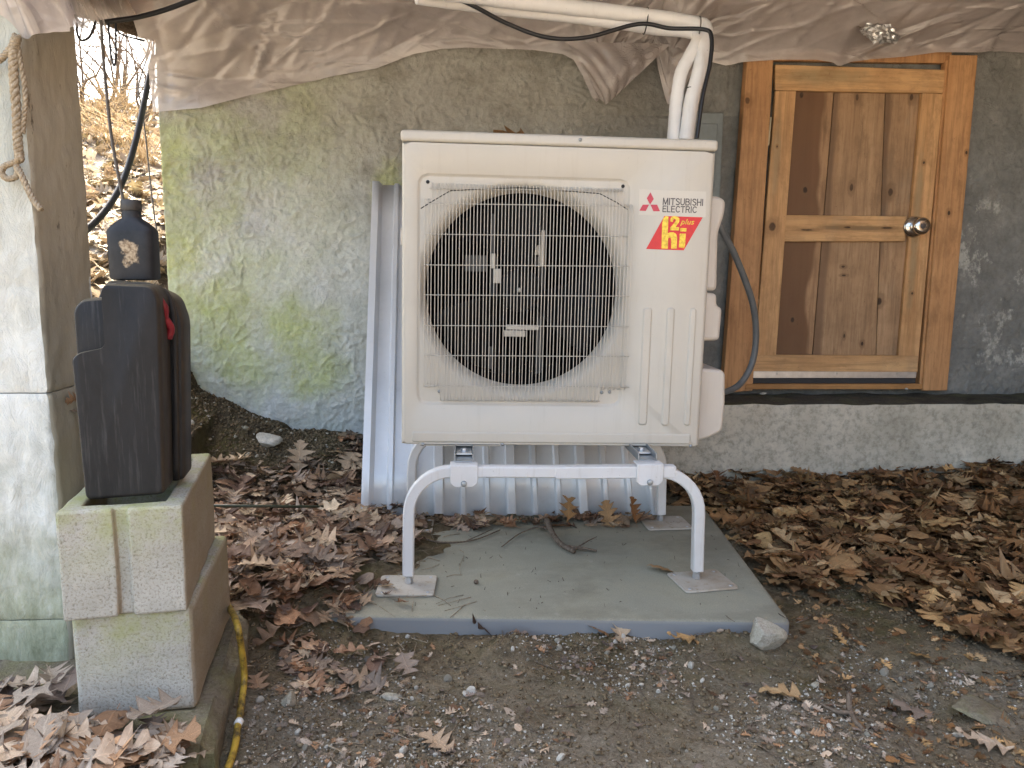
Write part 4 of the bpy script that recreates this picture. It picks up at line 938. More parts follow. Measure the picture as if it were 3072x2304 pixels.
# the badge's big h, 2, i in gold
hpts = [(1984, 746), (1986, 672), (1989, 656), (1997, 648), (2005, 650), (2003, 700), (2010, 697), (2020, 697), (2028, 702), (2031, 712), (2030, 746), (2013, 746), (2013, 716), (2009, 712), (2004, 716), (2003, 746)]
flat('badge_letter', hpts, BY, MAT['gold'])
flat('badge_letter', [(2010, 664), (2012, 653), (2020, 648), (2031, 649), (2038, 656), (2037, 666), (2030, 676), (2026, 681), (2037, 682), (2036, 692), (2010, 691), (2011, 682), (2020, 672), (2026, 664), (2027, 659), (2023, 657), (2019, 660), (2018, 666)], BY-.0002, MAT['gold'])
flat('badge_letter', [(2041, 684), (2059, 685), (2058, 695), (2040, 694)], BY, MAT['gold'])
flat('badge_letter', [(2039, 701), (2057, 701), (2055, 736), (2052, 744), (2036, 742)], BY, MAT['gold'])
text('badge_lettering', 'plus', 2040, 678, 2083, 20, MAT['gold'], BY, .3, .01)

# ------------------------------------------------------------------ insulated pipes and cables from the ceiling
def pipe_path(pts, Y): return smooth_path([tuple(at(px, py, y_)) for (px, py), y_ in zip(pts, Y)], 8)
def pipe(name, pts, Y, r, mat, label, cat, n=14, wob=0.0, group=None):
    P = pipe_path(pts, Y) if not hasattr(Y, 'shape') else pts
    rr = [r*(1+wob*sin(i*1.7)*cos(i*.9)) for i in range(len(P))]
    m_ = MB(); m_.tube(P, rr, n); return tag(m_.build(name, mat, None, P[len(P)//2], smooth=True, auto=60), label, cat, group)
Yp = [2.62]*9
pa = pipe('insulated_pipe', [(1250, -35), (1500, -2), (1750, 26), (1950, 50), (2090, 72), (2116, 88), (2112, 130), (2098, 215), (2075, 300), (2058, 420)], [2.35, 2.45, 2.52, 2.56, 2.58, 2.57, 2.55, 2.53, 2.52, 2.52], .0235, MAT['pipe'], 'thick white insulated pipe bending down right beside the black cable', 'pipe', wob=.03)
pb = pipe('insulated_pipe', [(1250, -10), (1500, 24), (1750, 52), (1950, 82), (2070, 95), (2094, 112), (2080, 150), (2045, 215), (2030, 300), (2020, 420)], [2.39, 2.49, 2.55, 2.58, 2.58, 2.56, 2.55, 2.54, 2.54, 2.54], .021, MAT['pipe'], 'white insulated pipe dropping left of its twin behind the unit', 'pipe', wob=.04)
pipe('black_cable', [(1300, -25), (1400, 8), (1520, 70), (1640, 112), (1760, 112), (1915, 72), (2010, 85), (2110, 88), (2134, 110), (2130, 190), (2108, 290), (2090, 415)], [2.4, 2.42, 2.46, 2.48, 2.49, 2.5, 2.5, 2.48, 2.47, 2.46, 2.45, 2.44], .0065, MAT['cable'], 'sagging black cable tied to the white pipes', 'cable', 10)
for px, py, Y, lab in ((1936, 58, 2.57, 'black cable tie around the pipe pair near the ceiling'), (2092, 85, 2.57, 'grey tie at the bend of the white pipes'), ):
    c_ = at(px, py, Y); m_ = MB(); m_.tube([(c_[0]+.004*sin(a), c_[1]-.004+.030*cos(a), c_[2]-.006+.040*sin(a)) for a in np.linspace(0, 2*pi, 25)], .0022, 6, False); tag(m_.build('cable_tie', MAT['cable'] if px < 2000 else MAT['wire'], None, tuple(c_), smooth=True), lab, 'cable tie')
c_ = at(2082, 268, 2.525); m_ = MB(); m_.tube([(c_[0]+.023*cos(a), c_[1]+.023*sin(a), c_[2]-.004*cos(a)) for a in np.linspace(0, 2*pi, 25)], .002, 6, False); tag(m_.build('cable_tie', MAT['cable'], None, tuple(c_), smooth=True), 'thin black tie halfway down the right white pipe', 'cable tie')
pipe('black_cable', [(300, 68), (345, 62), (420, 50), (500, 28), (590, -6), (700, -50)], [2.3, 2.3, 2.3, 2.3, 2.3, 2.3], .007, MAT['cable'], 'black cable strung under the plastic above the opening', 'cable', 10)
pipe('flexible_conduit', [(2150, 640), (2165, 690), (2200, 755), (2235, 840), (2260, 920), (2268, 1010), (2256, 1090), (2222, 1150), (2178, 1175), (2130, 1178)], [2.62, 2.62, 2.64, 2.66, 2.68, 2.7, 2.7, 2.68, 2.64, 2.58], .0115, MAT['conduit'], 'grey flexible conduit looping beside the unit in front of the door', 'conduit', 14)
eb = thing('electrical_box', (at(2130, 430, 3.2)[0], 3.2, at(2130, 560, 3.2)[2]), 'grey metal electrical box on the wall behind the pipes', 'electrical box')
a_, b_ = at(2060, 610, 3.13), at(2172, 338, 3.13); m_ = MB(); m_.box(a_[0], b_[0], 3.13, 3.24, a_[2], b_[2]); m_.build('box_body', MAT['ebox'], eb, bevel=.004)
a_, b_ = at(2070, 560, 3.125), at(2152, 372, 3.125); m_ = MB(); m_.box(a_[0], b_[0], 3.118, 3.1295, a_[2], b_[2]); m_.build('box_cover', MAT['ebox'], eb, bevel=.003)
# wires and hose in the opening
def w_(name, pts, Y, r, mat, lab, cat='wire'): return pipe(name, pts, Y, r, mat, lab, cat, 8)
w_('hanging_wire', [(303, 60), (308, 150), (318, 260), (333, 400), (352, 510), (372, 612)], [2.1, 2.1, 2.08, 2.06, 2.04, 2.02], .0042, MAT['wire'], 'stiff grey wire hanging straight down behind the bottle')
w_('rubber_hose', [(462, 170), (448, 232), (430, 320), (405, 430), (370, 540), (325, 620), (270, 680), (200, 730)], [3.5, 3.42, 3.3, 3.2, 3.1, 3.0, 2.9, 2.8], .0125, MAT['hose'], 'thick dark rubber hose curving across the opening', 'hose')
w_('hanging_wire', [(450, 150), (432, 200), (415, 265), (422, 310), (436, 400), (448, 520), (462, 640), (472, 710), (466, 770)], [3.4, 3.38, 3.36, 3.34, 3.3, 3.25, 3.2, 3.17, 3.15], .0032, MAT['wire'], 'thin kinked wire hanging along the wall end')
w_('hanging_wire', [(232, 60), (231, 95), (240, 118), (254, 120), (272, 105), (288, 62)], [1.95]*6, .003, MAT['cable'], 'small black wire loop under the beam beside the post')
w_('hanging_wire', [(325, 68), (328, 110), (334, 170), (343, 198), (348, 160), (347, 70)], [2.2]*6, .0028, MAT['cable'], 'narrow black wire loop hanging in the middle of the opening')
w_('hanging_wire', [(345, 85), (365, 103), (395, 113), (432, 122)], [2.7, 2.75, 2.8, 2.85], .0032, MAT['cable'], 'short black wire under the split branch')

# rope on the post: two twisted strands plus knot
def rope(name, pts, Y, r, lab):
    P = smooth_path([tuple(at(px, py, Y if not hasattr(Y, '__len__') else Y[i])) for i, (px, py) in enumerate(pts)], 9); t_ = thing(name, P[0], lab, 'rope')
    for k in range(3):
        Q = []
        for i, p in enumerate(P):
            a = i*.75+k*2*pi/3; d = Vector(P[min(i+1, len(P)-1)])-Vector(P[max(i-1, 0)]); d.normalize(); n_ = d.cross(Vector((0, 1, 0))).normalized(); bn = d.cross(n_)
            Q.append(tuple(Vector(p)+n_*cos(a)*r*.55+bn*sin(a)*r*.55))
        m_ = MB(); m_.tube(Q, r*.62, 6); m_.build('strand', MAT['rope'], t_, smooth=True)
    return t_
rope('rope', [(52, 108), (42, 140), (40, 190), (44, 260), (50, 340), (52, 400), (56, 450), (60, 482)], 1.475, .0075, 'frayed hemp rope hanging down the front of the post')
rope('rope', [(50, 112), (60, 180), (72, 240), (76, 300), (72, 350), (68, 400)], 1.478, .0042, 'thin rope strand dangling beside the main hemp rope')
rope('rope', [(58, 482), (40, 488), (12, 500), (6, 520), (22, 536), (48, 530), (54, 512), (50, 500), (62, 520), (80, 560), (100, 600), (124, 630)], [1.478]*8+[1.47, 1.465, 1.46, 1.455], .0052, 'rope end curled into a loop on the post face')
rope('rope', [(52, 108), (28, 150), (0, 178), (-40, 200)], 1.478, .0055, 'rope tie running off sideways from the plastic wrap')

# ------------------------------------------------------------------ door
D0 = (at(2550, 1165, 3.21)[0], 3.21, at(2550, 1165, 3.21)[2]); 
door = thing('wooden_door', D0, 'small rough pine plank door with chrome knob in a wood frame', 'door')
def dx(px, py, Y=3.22): p = at(px, py, Y); return p[0]-D0[0], p[2]-D0[2]
def kn(lst, Y=3.22): return [(*dx(px, py, Y), rx, rz) for px, py, rx, rz in lst]
PLO, PHI = (.40, .185, .058), (.62, .335, .125)
wA = m_wood('pine_casing', (.43, .205, .085), (.66, .37, .175), 'z', kn([(2237, 305, .012, .016), (2922, 250, .007, .012), (2890, 460, .006, .009), (2860, 1010, .006, .012), (2838, 640, .008, .012)]))
wB = m_wood('pine_stile', (.50, .26, .11), (.73, .44, .215), 'z', kn([(2316, 680, .018, .022), (2770, 488, .006, .008), (2735, 880, .006, .007), (2330, 440, .004, .006)]), stain=[((*dx(2328, 470)[:1], 0, dx(2328, 470)[1]), (.022, .2, .22), .5, (.25, .21, .13)), ((dx(2758, 700)[0]-.02, 0, dx(2758, 700)[1]), (.022, .2, .45), .55, (.27, .23, .14))])
wC = m_wood('pine_rail', (.52, .28, .12), (.73, .45, .22), 'x', kn([(2540, 682, .02, .005), (2660, 684, .03, .006), (2420, 690, .035, .004)]), stain=[((dx(2480, 230)[0], 0, dx(2480, 230)[1]), (.22, .2, .045), .5, (.24, .215, .125)), ((dx(2570, 684)[0], 0, dx(2570, 684)[1]), (.26, .2, .014), .75, (.16, .105, .055))], grey=.25)
pl1 = m_wood('plank_dark', (.31, .17, .085), (.49, .30, .165), 'z', kn([(2405, 285, .010, .014), (2416, 570, .012, .016), (2378, 960, .01, .014)], 3.236), heart=(dx(2448, 560, 3.236)[0], .16, (.20, .10, .05), 1.7))
pl2 = m_wood('plank_tan', (.33, .19, .10), (.55, .355, .20), 'z', kn([(2572, 292, .008, .018), (2555, 562, .009, .02), (2530, 800, .010, .006), (2532, 826, .012, .005), (2533, 1008, .005, .012), (2587, 1031, .007, .011), (2480, 375, .003, .004)], 3.236), heart=(dx(2505, 430, 3.236)[0], .05, (.24, .14, .08), 3.1))
pl3 = m_wood('plank_knotty', (.31, .18, .095), (.53, .335, .19), 'z', kn([(2735, 292, .010, .018), (2672, 576, .013, .022), (2637, 903, .016, .02)], 3.236), heart=(dx(2668, 430, 3.236)[0], .07, (.22, .125, .07), 5.3), grey=.35)
def board(name, quad, y0, y1, mat, parent=door, bev=.003):
    """quad px corners: lower left, lower right, upper right, upper left on plane y0"""
    P = [at(px, py, y0) for px, py in quad]; m_ = MB()
    m_.hexa([(P[0][0], y0, P[0][2]), (P[1][0], y0, P[1][2]), (P[1][0], y1, P[1][2]), (P[0][0], y1, P[0][2]), (P[3][0], y0, P[3][2]), (P[2][0], y0, P[2][2]), (P[2][0], y1, P[2][2]), (P[3][0], y1, P[3][2])])
    return m_.build(name, mat, parent, bevel=bev)
fr_ = bpy.data.objects.new('door_frame', None); COL.objects.link(fr_); fr_.parent = door; fr_['_off'] = tuple(D0)
board('casing_board', [(2168, 1180), (2258, 1172), (2322, 170), (2242, 165)], 3.200, 3.245, wA, fr_)
board('casing_board', [(2768, 1172), (2842, 1172), (2934, 165), (2850, 165)], 3.200, 3.245, wA, fr_)
board('jamb', [(2757, 1166), (2766, 1166), (2848, 180), (2838, 180)], 3.212, 3.246, wA, fr_, .002)
board('head_board', [(2318, 182), (2856, 190), (2856, 150), (2318, 145)], 3.222, 3.246, wA, fr_)
slabp = bpy.data.objects.new('door_leaf', None); COL.objects.link(slabp); slabp.parent = door; slabp['_off'] = tuple(D0)
board('stile', [(2261, 1116), (2325, 1116), (2389, 272), (2327, 272)], 3.216, 3.236, wB, slabp)
board('stile', [(2691, 1117), (2752, 1117), (2830, 281), (2766, 279)], 3.216, 3.236, wB, slabp)
board('rail', [(2325, 271), (2831, 280), (2836, 209), (2326, 193)], 3.2155, 3.236, wC, slabp)
board('rail', [(2350, 725), (2715, 724), (2721, 648), (2357, 645)], 3.2165, 3.236, wC, slabp)
board('rail', [(2258, 1117), (2753, 1117), (2756, 1067), (2263, 1064)], 3.2150, 3.2355, wC, slabp)
board('plank', [(2310, 1090), (2434, 1090), (2503, 255), (2370, 255)], 3.237, 3.247, pl1, slabp, .0015)
board('plank', [(2436, 1090), (2626, 1090), (2656, 255), (2505, 255)], 3.2375, 3.247, pl2, slabp, .0015)
board('plank', [(2628, 1090), (2720, 1090), (2800, 255), (2658, 255)], 3.2370, 3.247, pl3, slabp, .0015)
sweep = board('door_sweep', [(2259, 1134), (2748, 1134), (2750, 1116), (2261, 1114)], 3.208, 3.2145, MAT['alu'], slabp, .001)
board('rubber_strip', [(2258, 1150), (2746, 1150), (2747, 1135), (2259, 1135)], 3.211, 3.216, MAT['rubber'], sweep, .001)
for px in (2330, 2510, 2690): x, z = at(px, 1121, 3.2075)[[0, 2]]; m_ = MB(); m_.lathe([(.004, 0), (.0035, .0015)], (x, 3.2078, z), 'y', 10); m_.build('screw', MAT['zinc'], sweep, smooth=True)
board('threshold', [(2235, 1168), (2768, 1168), (2768, 1152), (2240, 1152)], 3.195, 3.246, m_wood('threshold_wood', (.36, .17, .06), (.52, .28, .11), 'x'), fr_, .002)
for px0, py0, px1, py1 in ((2313, 352, 2305, 436), (2274, 898, 2270, 936)):
    a_, b_ = at(px0, py0, 3.207), at(px1, py1, 3.207); m_ = MB(); m_.tube([tuple(a_), tuple(b_)], .0042, 10)
    for t in (.33, .66):
        q = a_+(b_-a_)*t; m_.tube([tuple(q+np.array([0, 0, .001])), tuple(q-np.array([0, 0, .001]))], .0048, 10)
    m_.build('hinge', MAT['brass'], door, smooth=True, auto=40)
kx, kz = at(2747, 680, 3.2)[[0, 2]]
knob = MB(); knob.lathe([(.046, 0), (.045, .004), (.036, .012), (.022, .015), (.016, .018), (.014, .030), (.022, .038), (.033, .046), (.037, .056), (.035, .066), (.026, .072), (.015, .073), (.014, .0705), (.006, .0705)], (kx, 3.2155, kz), 'y', 36)
ko = knob.build('door_knob', MAT['chrome'], door, smooth=True, auto=60)
m_ = MB(); m_.lathe([(.012, 0), (.011, .002), (.004, .0025)], (kx, 3.1448, kz), 'y', 20); m_.build('keyhole', MAT['dark'], ko, smooth=True)

# foil patch in the ceiling plastic
fp = MB(); c_ = at(2640, 98, 3.06); rows = []
for i in range(12):
    rows.append([(c_[0]+(j-8)*.0095+.012*random.random(), c_[1]+(i-6)*.006+.02*random.random(), c_[2]+(i-6)*.0085*(1 if abs(j-8) < 6 else .6)+.010*random.random()) for j in range(16)])
fp.grid(rows); tag(fp.build('foil_patch', MAT['foil'], None, tuple(c_), fix=False), 'crumpled silver foil showing through a tear in the plastic', 'foil')

# ------------------------------------------------------------------ cables on the ground
sn_ = np.array([cos(radians(9)), sin(radians(9)), 0.0]); sd_ = sn_ @ np.array([-.417, 1.19, 0])
def beside_slab(px, py, gap): d = ray(px, py); return CAMP + d*((sd_+gap)/(sn_ @ d))
pts = [atz(664, 1778, .115), atz(684, 1815, .12)] + [beside_slab(*q) for q in ((709, 1866, .010), (725, 1949, .018), (733, 2031, .02), (725, 2108, .02), (715, 2171, .02), (703, 2247, .02), (677, 2320, .015), (640, 2400, .015))]
m_ = MB(); m_.tube(smooth_path([tuple(p) for p in pts], 8), .0065, 10); yc = m_.build('yellow_cable', MAT['yellow'], None, tuple(pts[3]), smooth=True); tag(yc, 'dirty yellow cable lying along the slab edge', 'cable')
m_ = MB(); q = pts[6]; m_.tube([(q[0], q[1]-.004, q[2]+.001), (q[0]+.0015, q[1]+.006, q[2]+.003)], .0078, 12); wb_ = m_.build('tape_band', MAT['white'], yc, smooth=True)
a_, b_ = at(640, 1517, 2.3), at(1092, 1519, 2.62); m_ = MB(); m_.tube([tuple(a_), tuple((a_+b_)/2+np.array([0, 0, -.002])), tuple(b_)], .0045, 8); tag(m_.build('garden_stake', MAT['green'], None, tuple(a_), smooth=True), 'thin dark green stake lying level across the leaves', 'stake')

# ------------------------------------------------------------------ stones
def on_ground(px, py, top=True):
    """first point of the ground (or the pad) met by the sight line through a photo pixel"""
    d = ray(px, py); t = np.arange(1.1, 3.3, .004)/d[1]; P = CAMP[None]+d[None]*t[:, None]
    g = T(P[:, 0], P[:, 1])
    if top: g = np.maximum(g, np.where((P[:, 0] > -.34) & (P[:, 0] < .88) & (P[:, 1] > 1.80) & (P[:, 1] < 2.68), PT, -1))
    k = np.argmax(P[:, 2] <= g); return P[k] if (P[:, 2] <= g).any() else P[-1]
def rockmesh(name, size, seed, sub=4, flat_=1.0, mat=None, ang=1.0):
    bm = bmesh.new(); bmesh.ops.create_icosphere(bm, subdivisions=sub, radius=1.0); rg = np.random.default_rng(seed)
    pl_ = [(Vector(rg.normal(size=3)).normalized(), .52+.3*rg.random()) for _ in range(15)]
    for v in bm.verts:
        d = v.co.normalized(); r = 1.0
        for n_, h in pl_:
            q = d.dot(n_)
            if q > 1e-4: r = min(r, h/q)
        r = r*ang+(1-ang); p = d*r; k = float(fbm(p.x*3+seed, p.y*3, p.z*3, 3, seed))*.05
        v.co = Vector((p.x*size[0], p.y*size[1], p.z*size[2]*flat_))*(1+k)
    for f in bm.faces: f.smooth = True
    me = bpy.data.meshes.new(name); bm.to_mesh(me); bm.free(); me.set_sharp_from_angle(angle=radians(28)); me.materials.append(mat or MAT['rock']); return me
def stone(px, py, z, size, seed, lab, rot=0, mat=None, name='rock'):
    p = on_ground(px, py); o = link(name, rockmesh(name, size, seed, 4, 1.0, mat), None, (p[0], p[1], p[2]+size[2]*.35)); o.rotation_euler = (rot*.3, .2, rot); return tag(o, lab, 'rock')
stone(2290, 1935, .05, (.062, .046, .050), 5, 'angular pale rock at the front right corner of the pad', .5)
s_ = link('rock', rockmesh('rock', (.055, .05, .034), 8, 4, 1, MAT['stone']), None, tuple(on_ground(805, 1330)+np.array([0, 0, .012]))); s_.rotation_euler = (.3, .1, .4); tag(s_, 'white edged rock in the soil at the foot of the mossy wall', 'rock')
s_ = link('rock', rockmesh('rock', (.022, .02, .018), 12, 2, 1, MAT['stone']), None, tuple(on_ground(572, 1275)+np.array([0, 0, .008]))); tag(s_, 'small round pale stone in the dark soil beside the case', 'rock')
stone(865, 2115, .0, (.020, .017, .022), 21, 'tan upright stone in the dirt right of the yellow cable', .7)
stone(1415, 2080, .01, (.012, .010, .012), 22, 'small bright white stone in the middle of the gravel', .2, MAT['stone'])
stone(1240, 1995, .01, (.015, .012, .008), 23, 'flat cream pebble between pad and bare dirt', .2, MAT['stone'])
stone(1180, 2095, .01, (.024, .012, .009), 25, 'pair like flat tan stone sunk in the gravel', .1)
stone(2260, 1530, .06, (.022, .018, .016), 26, 'white stone among the leaves behind the pad corner', .4, MAT['stone'])
stone(2445, 2060, .01, (.016, .010, .010), 27, 'grey chip of stone right of the spread oak leaf', .9)
stone(2600, 2150, .01, (.020, .007, .007), 28, 'long white stone chip beside the forked twig', 1.0, MAT['stone'])
stone(2880, 2210, .01, (.026, .007, .006), 29, 'thin white stone sliver near the lower right leaves', .15, MAT['stone'])
stone(2960, 2150, -.01, (.085, .07, .02), 30, 'half buried lichen yellow rock at the right of the dirt', .3, MAT['slab'])
stone(1060, 1975, .01, (.010, .010, .009), 31, 'brown acorn sized stone left of the cream pebble', .3, MAT['bark'])
o = link('rock', rockmesh('rock', (.02, .013, .006), 33, 2, 1, MAT['stone']), None, tuple(at(2290, 1180, 3.13))); tag(o, 'white chip on the ledge under the door corner', 'rock')
o = link('rock', rockmesh('rock', (.008, .008, .006), 34, 2, 1, MAT['stone']), None, tuple(at(2720, 1167, 3.16))); tag(o, 'tiny white chip on the ledge under the door middle', 'rock')
o = link('acorn', rockmesh('acorn', (.007, .007, .010), 36, 2, 1, MAT['bark'], .2), None, (*atz(1428, 1752, PT)[:2], PT+.006)); o.rotation_euler = (1.3, .4, 0); tag(o, 'single brown acorn lying on the pad', 'acorn')

# gravel: pebbles a viewer can pick out are children of the ground, the rest is one mass
peb = [rockmesh('pebble', (1, .8, .6), 100+k, 2, 1.0, MAT['stone'] if k % 2 else MAT['rock'], .8) for k in range(6)]
def in_pad(x, y): return (x > -.36) & (x < .88) & (y > c[0][1]-.0+.08*(.8-x)/1.2) & (y < 2.72)
def bare(n, seed):
    rg = np.random.default_rng(seed); x = rg.uniform(-.42, 1.5, n); y = rg.uniform(1.15, 1.85, n)
    keep = (y < 1.76-.03*x) & ~((x > .95) & (y > 1.55+.4*(1.2-x)))
    dens = .08+.92*sm(-.12, .3, fbm(x*3, y*3, 0, 3, 55)); keep &= rg.random(n) < dens
    return x[keep], y[keep], rg
bx_, by_, rg = bare(900, 3)
for i in range(min(290, len(bx_))):
    o = bpy.data.objects.new('pebble', peb[i % 6]); COL.objects.link(o); s = .0036*float(np.exp(rg.normal(.3, .5))); o.parent = ground
    o.location = (bx_[i], by_[i], float(T(bx_[i], by_[i]))+s*.3); o.scale = (s, s, s); o.rotation_euler = rg.uniform(0, 6.28, 3)
def scatter_solid(name, n, smin, smax, mat, seed, area, parent=None, zoff=.2, squash=.7):
    rg = np.random.default_rng(seed); x, y = area(n, rg); n = len(x)
    base = np.array([(1, 0, 0), (-1, 0, 0), (0, 1, 0), (0, -1, 0), (0, 0, 1), (0, 0, -1), (.6, .6, .5), (-.6, -.6, .45)], float)
    tri = np.array([(0, 2, 6), (2, 4, 6), (4, 0, 6), (2, 1, 4), (1, 3, 7), (3, 4, 7), (4, 1, 7), (3, 0, 4), (2, 0, 5), (1, 2, 5), (3, 1, 5), (0, 3, 5)])
    s = rg.uniform(smin, smax, n)*rg.uniform(.6, 1.3, n); jit = 1+rg.uniform(-.35, .35, (n, 8, 1)); a = rg.uniform(0, 6.28, n)
    V_ = base[None]*jit*s[:, None, None]*np.array([1, .75, squash]); ca, sa = np.cos(a)[:, None], np.sin(a)[:, None]
    X = V_[..., 0]*ca-V_[..., 1]*sa; Y = V_[..., 0]*sa+V_[..., 1]*ca; Z = V_[..., 2]
    z = T(x, y); P = np.stack([X+x[:, None], Y+y[:, None], Z+(z+s*zoff)[:, None]], -1).reshape(-1, 3)
    Q = (tri[None]+(np.arange(n)*8)[:, None, None]).reshape(-1, 3)
    o = link(name, npmesh(name, P, Q, mat, False, True)); o['kind'] = 'stuff'; return o
def m_grit():
    m = M('grit'); n = m.noise(140, 2, .5); c_ = m.ramp(n, [(.32, (.08, .066, .05)), (.48, (.22, .19, .145)), (.6, (.45, .42, .355)), (.72, (.70, .67, .60))]); return m.fin(c_, .9, spec=.15)
def m_crumb():
    m = M('soil_crumb'); n = m.noise(90, 3, .6); c_ = m.ramp(n, [(.3, (.07, .05, .032)), (.55, (.17, .13, .08)), (.75, (.28, .22, .145))]); return m.fin(c_, .95, spec=.1)
grit = scatter_solid('gravel', 13000, .0012, .0045, m_grit(), 5, lambda n, rg: bare(n, 9)[:2]); grit['label'] = 'pale grit scattered over the bare dirt'
def crumb_area(n, rg):
    x = rg.uniform(-.95, 2.5, n); y = rg.uniform(1.12, 3.22, n); k = ~in_pad(x, y); return x[k], y[k]
def mound_area(n, rg):
    x = rg.uniform(-1.22, -.36, n); y = rg.uniform(2.5, 3.24, n); return x, y
mc = scatter_solid('soil_crumbs', 6500, .002, .009, m_crumb(), 16, mound_area); mc['label'] = 'clods of dark soil on the mound at the wall base'
mp_ = scatter_solid('mound_gravel', 260, .004, .012, MAT['rock'], 17, mound_area); mp_['label'] = 'small stones in the soil mound at the wall base'
crumb = scatter_solid('soil_crumbs', 26000, .002, .007, m_crumb(), 15, crumb_area); crumb['label'] = 'loose dark soil crumbs over the ground'

# ------------------------------------------------------------------ dead leaves
def leaf_outline(kind, rg):
    """rows of (t, half width, tip shift)"""
    if kind == 'red':      # pointed lobes
        n = rg.integers(3, 5); rows = [(0, .02, 0), (.08, .05, 0)]
        for i in range(n):
            t0 = .10+.78*i/n; env = .20+.24*sin(pi*min(1, (i+.9)/n*.95)); rows += [(t0+.02, .07+.03*rg.random(), 0), (t0+.13, env*(.85+.3*rg.random()), .09), (t0+.17, env*.45, .05)]
        rows += [(.90, .09, 0), (.95, .14, .03), (1.0, .006, .02)]
    elif kind == 'white':  # round lobes
        n = 3; rows = [(0, .015, 0), (.06, .04, 0)]
        for i in range(n):
            t0 = .10+.76*i/n; env = (.17+.17*sin(pi*min(1, (i+1.1)/n*.8)))*rg.uniform(.85, 1.15); rows += [(t0, .10, 0), (t0+.08, env, .04), (t0+.17, env*.95, .05), (t0+.23, .13, .02)]
        rows += [(.9, .12, 0), (.97, .09, 0), (1.0, .01, 0)]
    else:                  # plain oval
        rows = [(t, .30*sin(pi*t**.8)**.8+.004, 0) for t in np.linspace(0.0, 1, 9)]
    rows.sort(key=lambda r: r[0]); rows = [(t, w_*rg.uniform(.8, 1.2), sf*rg.uniform(.5, 1.4)) for t, w_, sf in rows]
    if rg.random() < .3: cut = rg.uniform(.6, .9); rows = [r for r in rows if r[0] < cut]     # torn tip
    return rows
def leaf_geo(kind, rg, cols=2, curl=1.0):
    curl = curl*.62
    rows = leaf_outline(kind, rg); L = len(rows); V_ = []; UV = []; asym = 1+rg.uniform(-.15, .15)
    cb, cl, tw = rg.uniform(-1.6, 2.4)*curl, rg.uniform(-1.2, 1.4)*curl, rg.uniform(-.8, .8)*curl; ph = rg.uniform(0, 6.28)
    us = np.linspace(-1, 1, 2*cols+1)
    for t, w_, sft in rows:
        for u in us:
            x = u*w_*(asym if u > 0 else 1/asym); y = t-.5+sft*abs(u)**1.5
            z = cb*x*x*1.1 + cl*(y*y-.08)*.55 + tw*x*y + .03*abs(u)*curl + .045*curl*sin(x*16+ph)*sin(y*13+ph*1.7) + .05*curl*abs(u)**2*sin(t*21+ph)
            V_.append((x, y, z)); UV.append((u, t))
    # petiole
    w = 2*cols+1; F_ = []
    for i in range(L-1):
        for j in range(w-1): a = i*w+j; F_.append((a, a+1, a+w+1, a+w))
    o = len(V_); V_ += [(-.008, -.5, 0), (.008, -.5, 0), (.012, -.66, .03), (.0, -.66, .03)]; UV += [(0, 0)]*4; F_.append((o, o+1, o+2, o+3))
    return np.array(V_), np.array(F_), np.array(UV)
PAL = dict(right=[(.36, .19, .08), (.45, .27, .125), (.29, .145, .06), (.53, .36, .19), (.22, .11, .052), (.40, .235, .11), (.56, .35, .155), (.26, .15, .075)],
           left=[(.42, .295, .19), (.34, .22, .14), (.32, .25, .195), (.50, .37, .25), (.26, .15, .09), (.39, .295, .225), (.18, .11, .078), (.33, .18, .10), (.56, .43, .29)],
           front=[(.44, .36, .28), (.33, .275, .22), (.39, .32, .25), (.52, .40, .29), (.28, .16, .09), (.22, .17, .14), (.58, .46, .34), (.42, .25, .14)],
           hill=[(.46, .37, .26), (.55, .46, .35), (.36, .27, .18), (.50, .41, .30), (.31, .23, .15), (.62, .54, .43), (.26, .21, .12)])
KINDS = ['red', 'red', 'white', 'red', 'oval', 'white']
lrg = np.random.default_rng(77)
GEO = {}
def geos(cols):
    if cols not in GEO: GEO[cols] = [leaf_geo(KINDS[k % 6], np.random.default_rng(500+k), cols, .55+.65*((k*7) % 5)/4) for k in range(40)]
    return GEO[cols]
def add_lv(me, U_):
    a_ = me.attributes.new('lv', 'FLOAT_VECTOR', 'POINT'); a_.data.foreach_set('vector', np.concatenate([U_, np.zeros((len(U_), 1))], 1).astype(np.float32).ravel())
def leaf_mesh(k, tint, name='oak_leaf'):
    V_, F_, U_ = geos(3)[k]; me = npmesh(name, V_, F_, MAT['leaf'], True); add_lv(me, U_)
    at_ = me.color_attributes.new('tint', 'FLOAT_COLOR', 'POINT'); at_.data.foreach_set('color', np.tile(np.array([*tint, 1.0], np.float32), len(V_))); return me
LM = {}
def lm(zone, i):
    key = (zone, i)
    if key not in LM: LM[key] = leaf_mesh((i*7+len(zone)) % 40, PAL[zone][i % len(PAL[zone])])
    return LM[key]
def euler_mats(yaw, tx, ty):
    n = len(yaw); cz, sz, cx_, sx_, cy_, sy_ = np.cos(yaw), np.sin(yaw), np.cos(tx), np.sin(tx), np.cos(ty), np.sin(ty); R_ = np.zeros((n, 3, 3))
    Rz = np.zeros((n, 3, 3)); Rz[:, 0, 0] = cz; Rz[:, 0, 1] = -sz; Rz[:, 1, 0] = sz; Rz[:, 1, 1] = cz; Rz[:, 2, 2] = 1
    Rx = np.zeros((n, 3, 3)); Rx[:, 0, 0] = 1; Rx[:, 1, 1] = cx_; Rx[:, 1, 2] = -sx_; Rx[:, 2, 1] = sx_; Rx[:, 2, 2] = cx_
    Ry = np.zeros((n, 3, 3)); Ry[:, 1, 1] = 1; Ry[:, 0, 0] = cy_; Ry[:, 0, 2] = sy_; Ry[:, 2, 0] = -sy_; Ry[:, 2, 2] = cy_
    return Rz @ Rx @ Ry
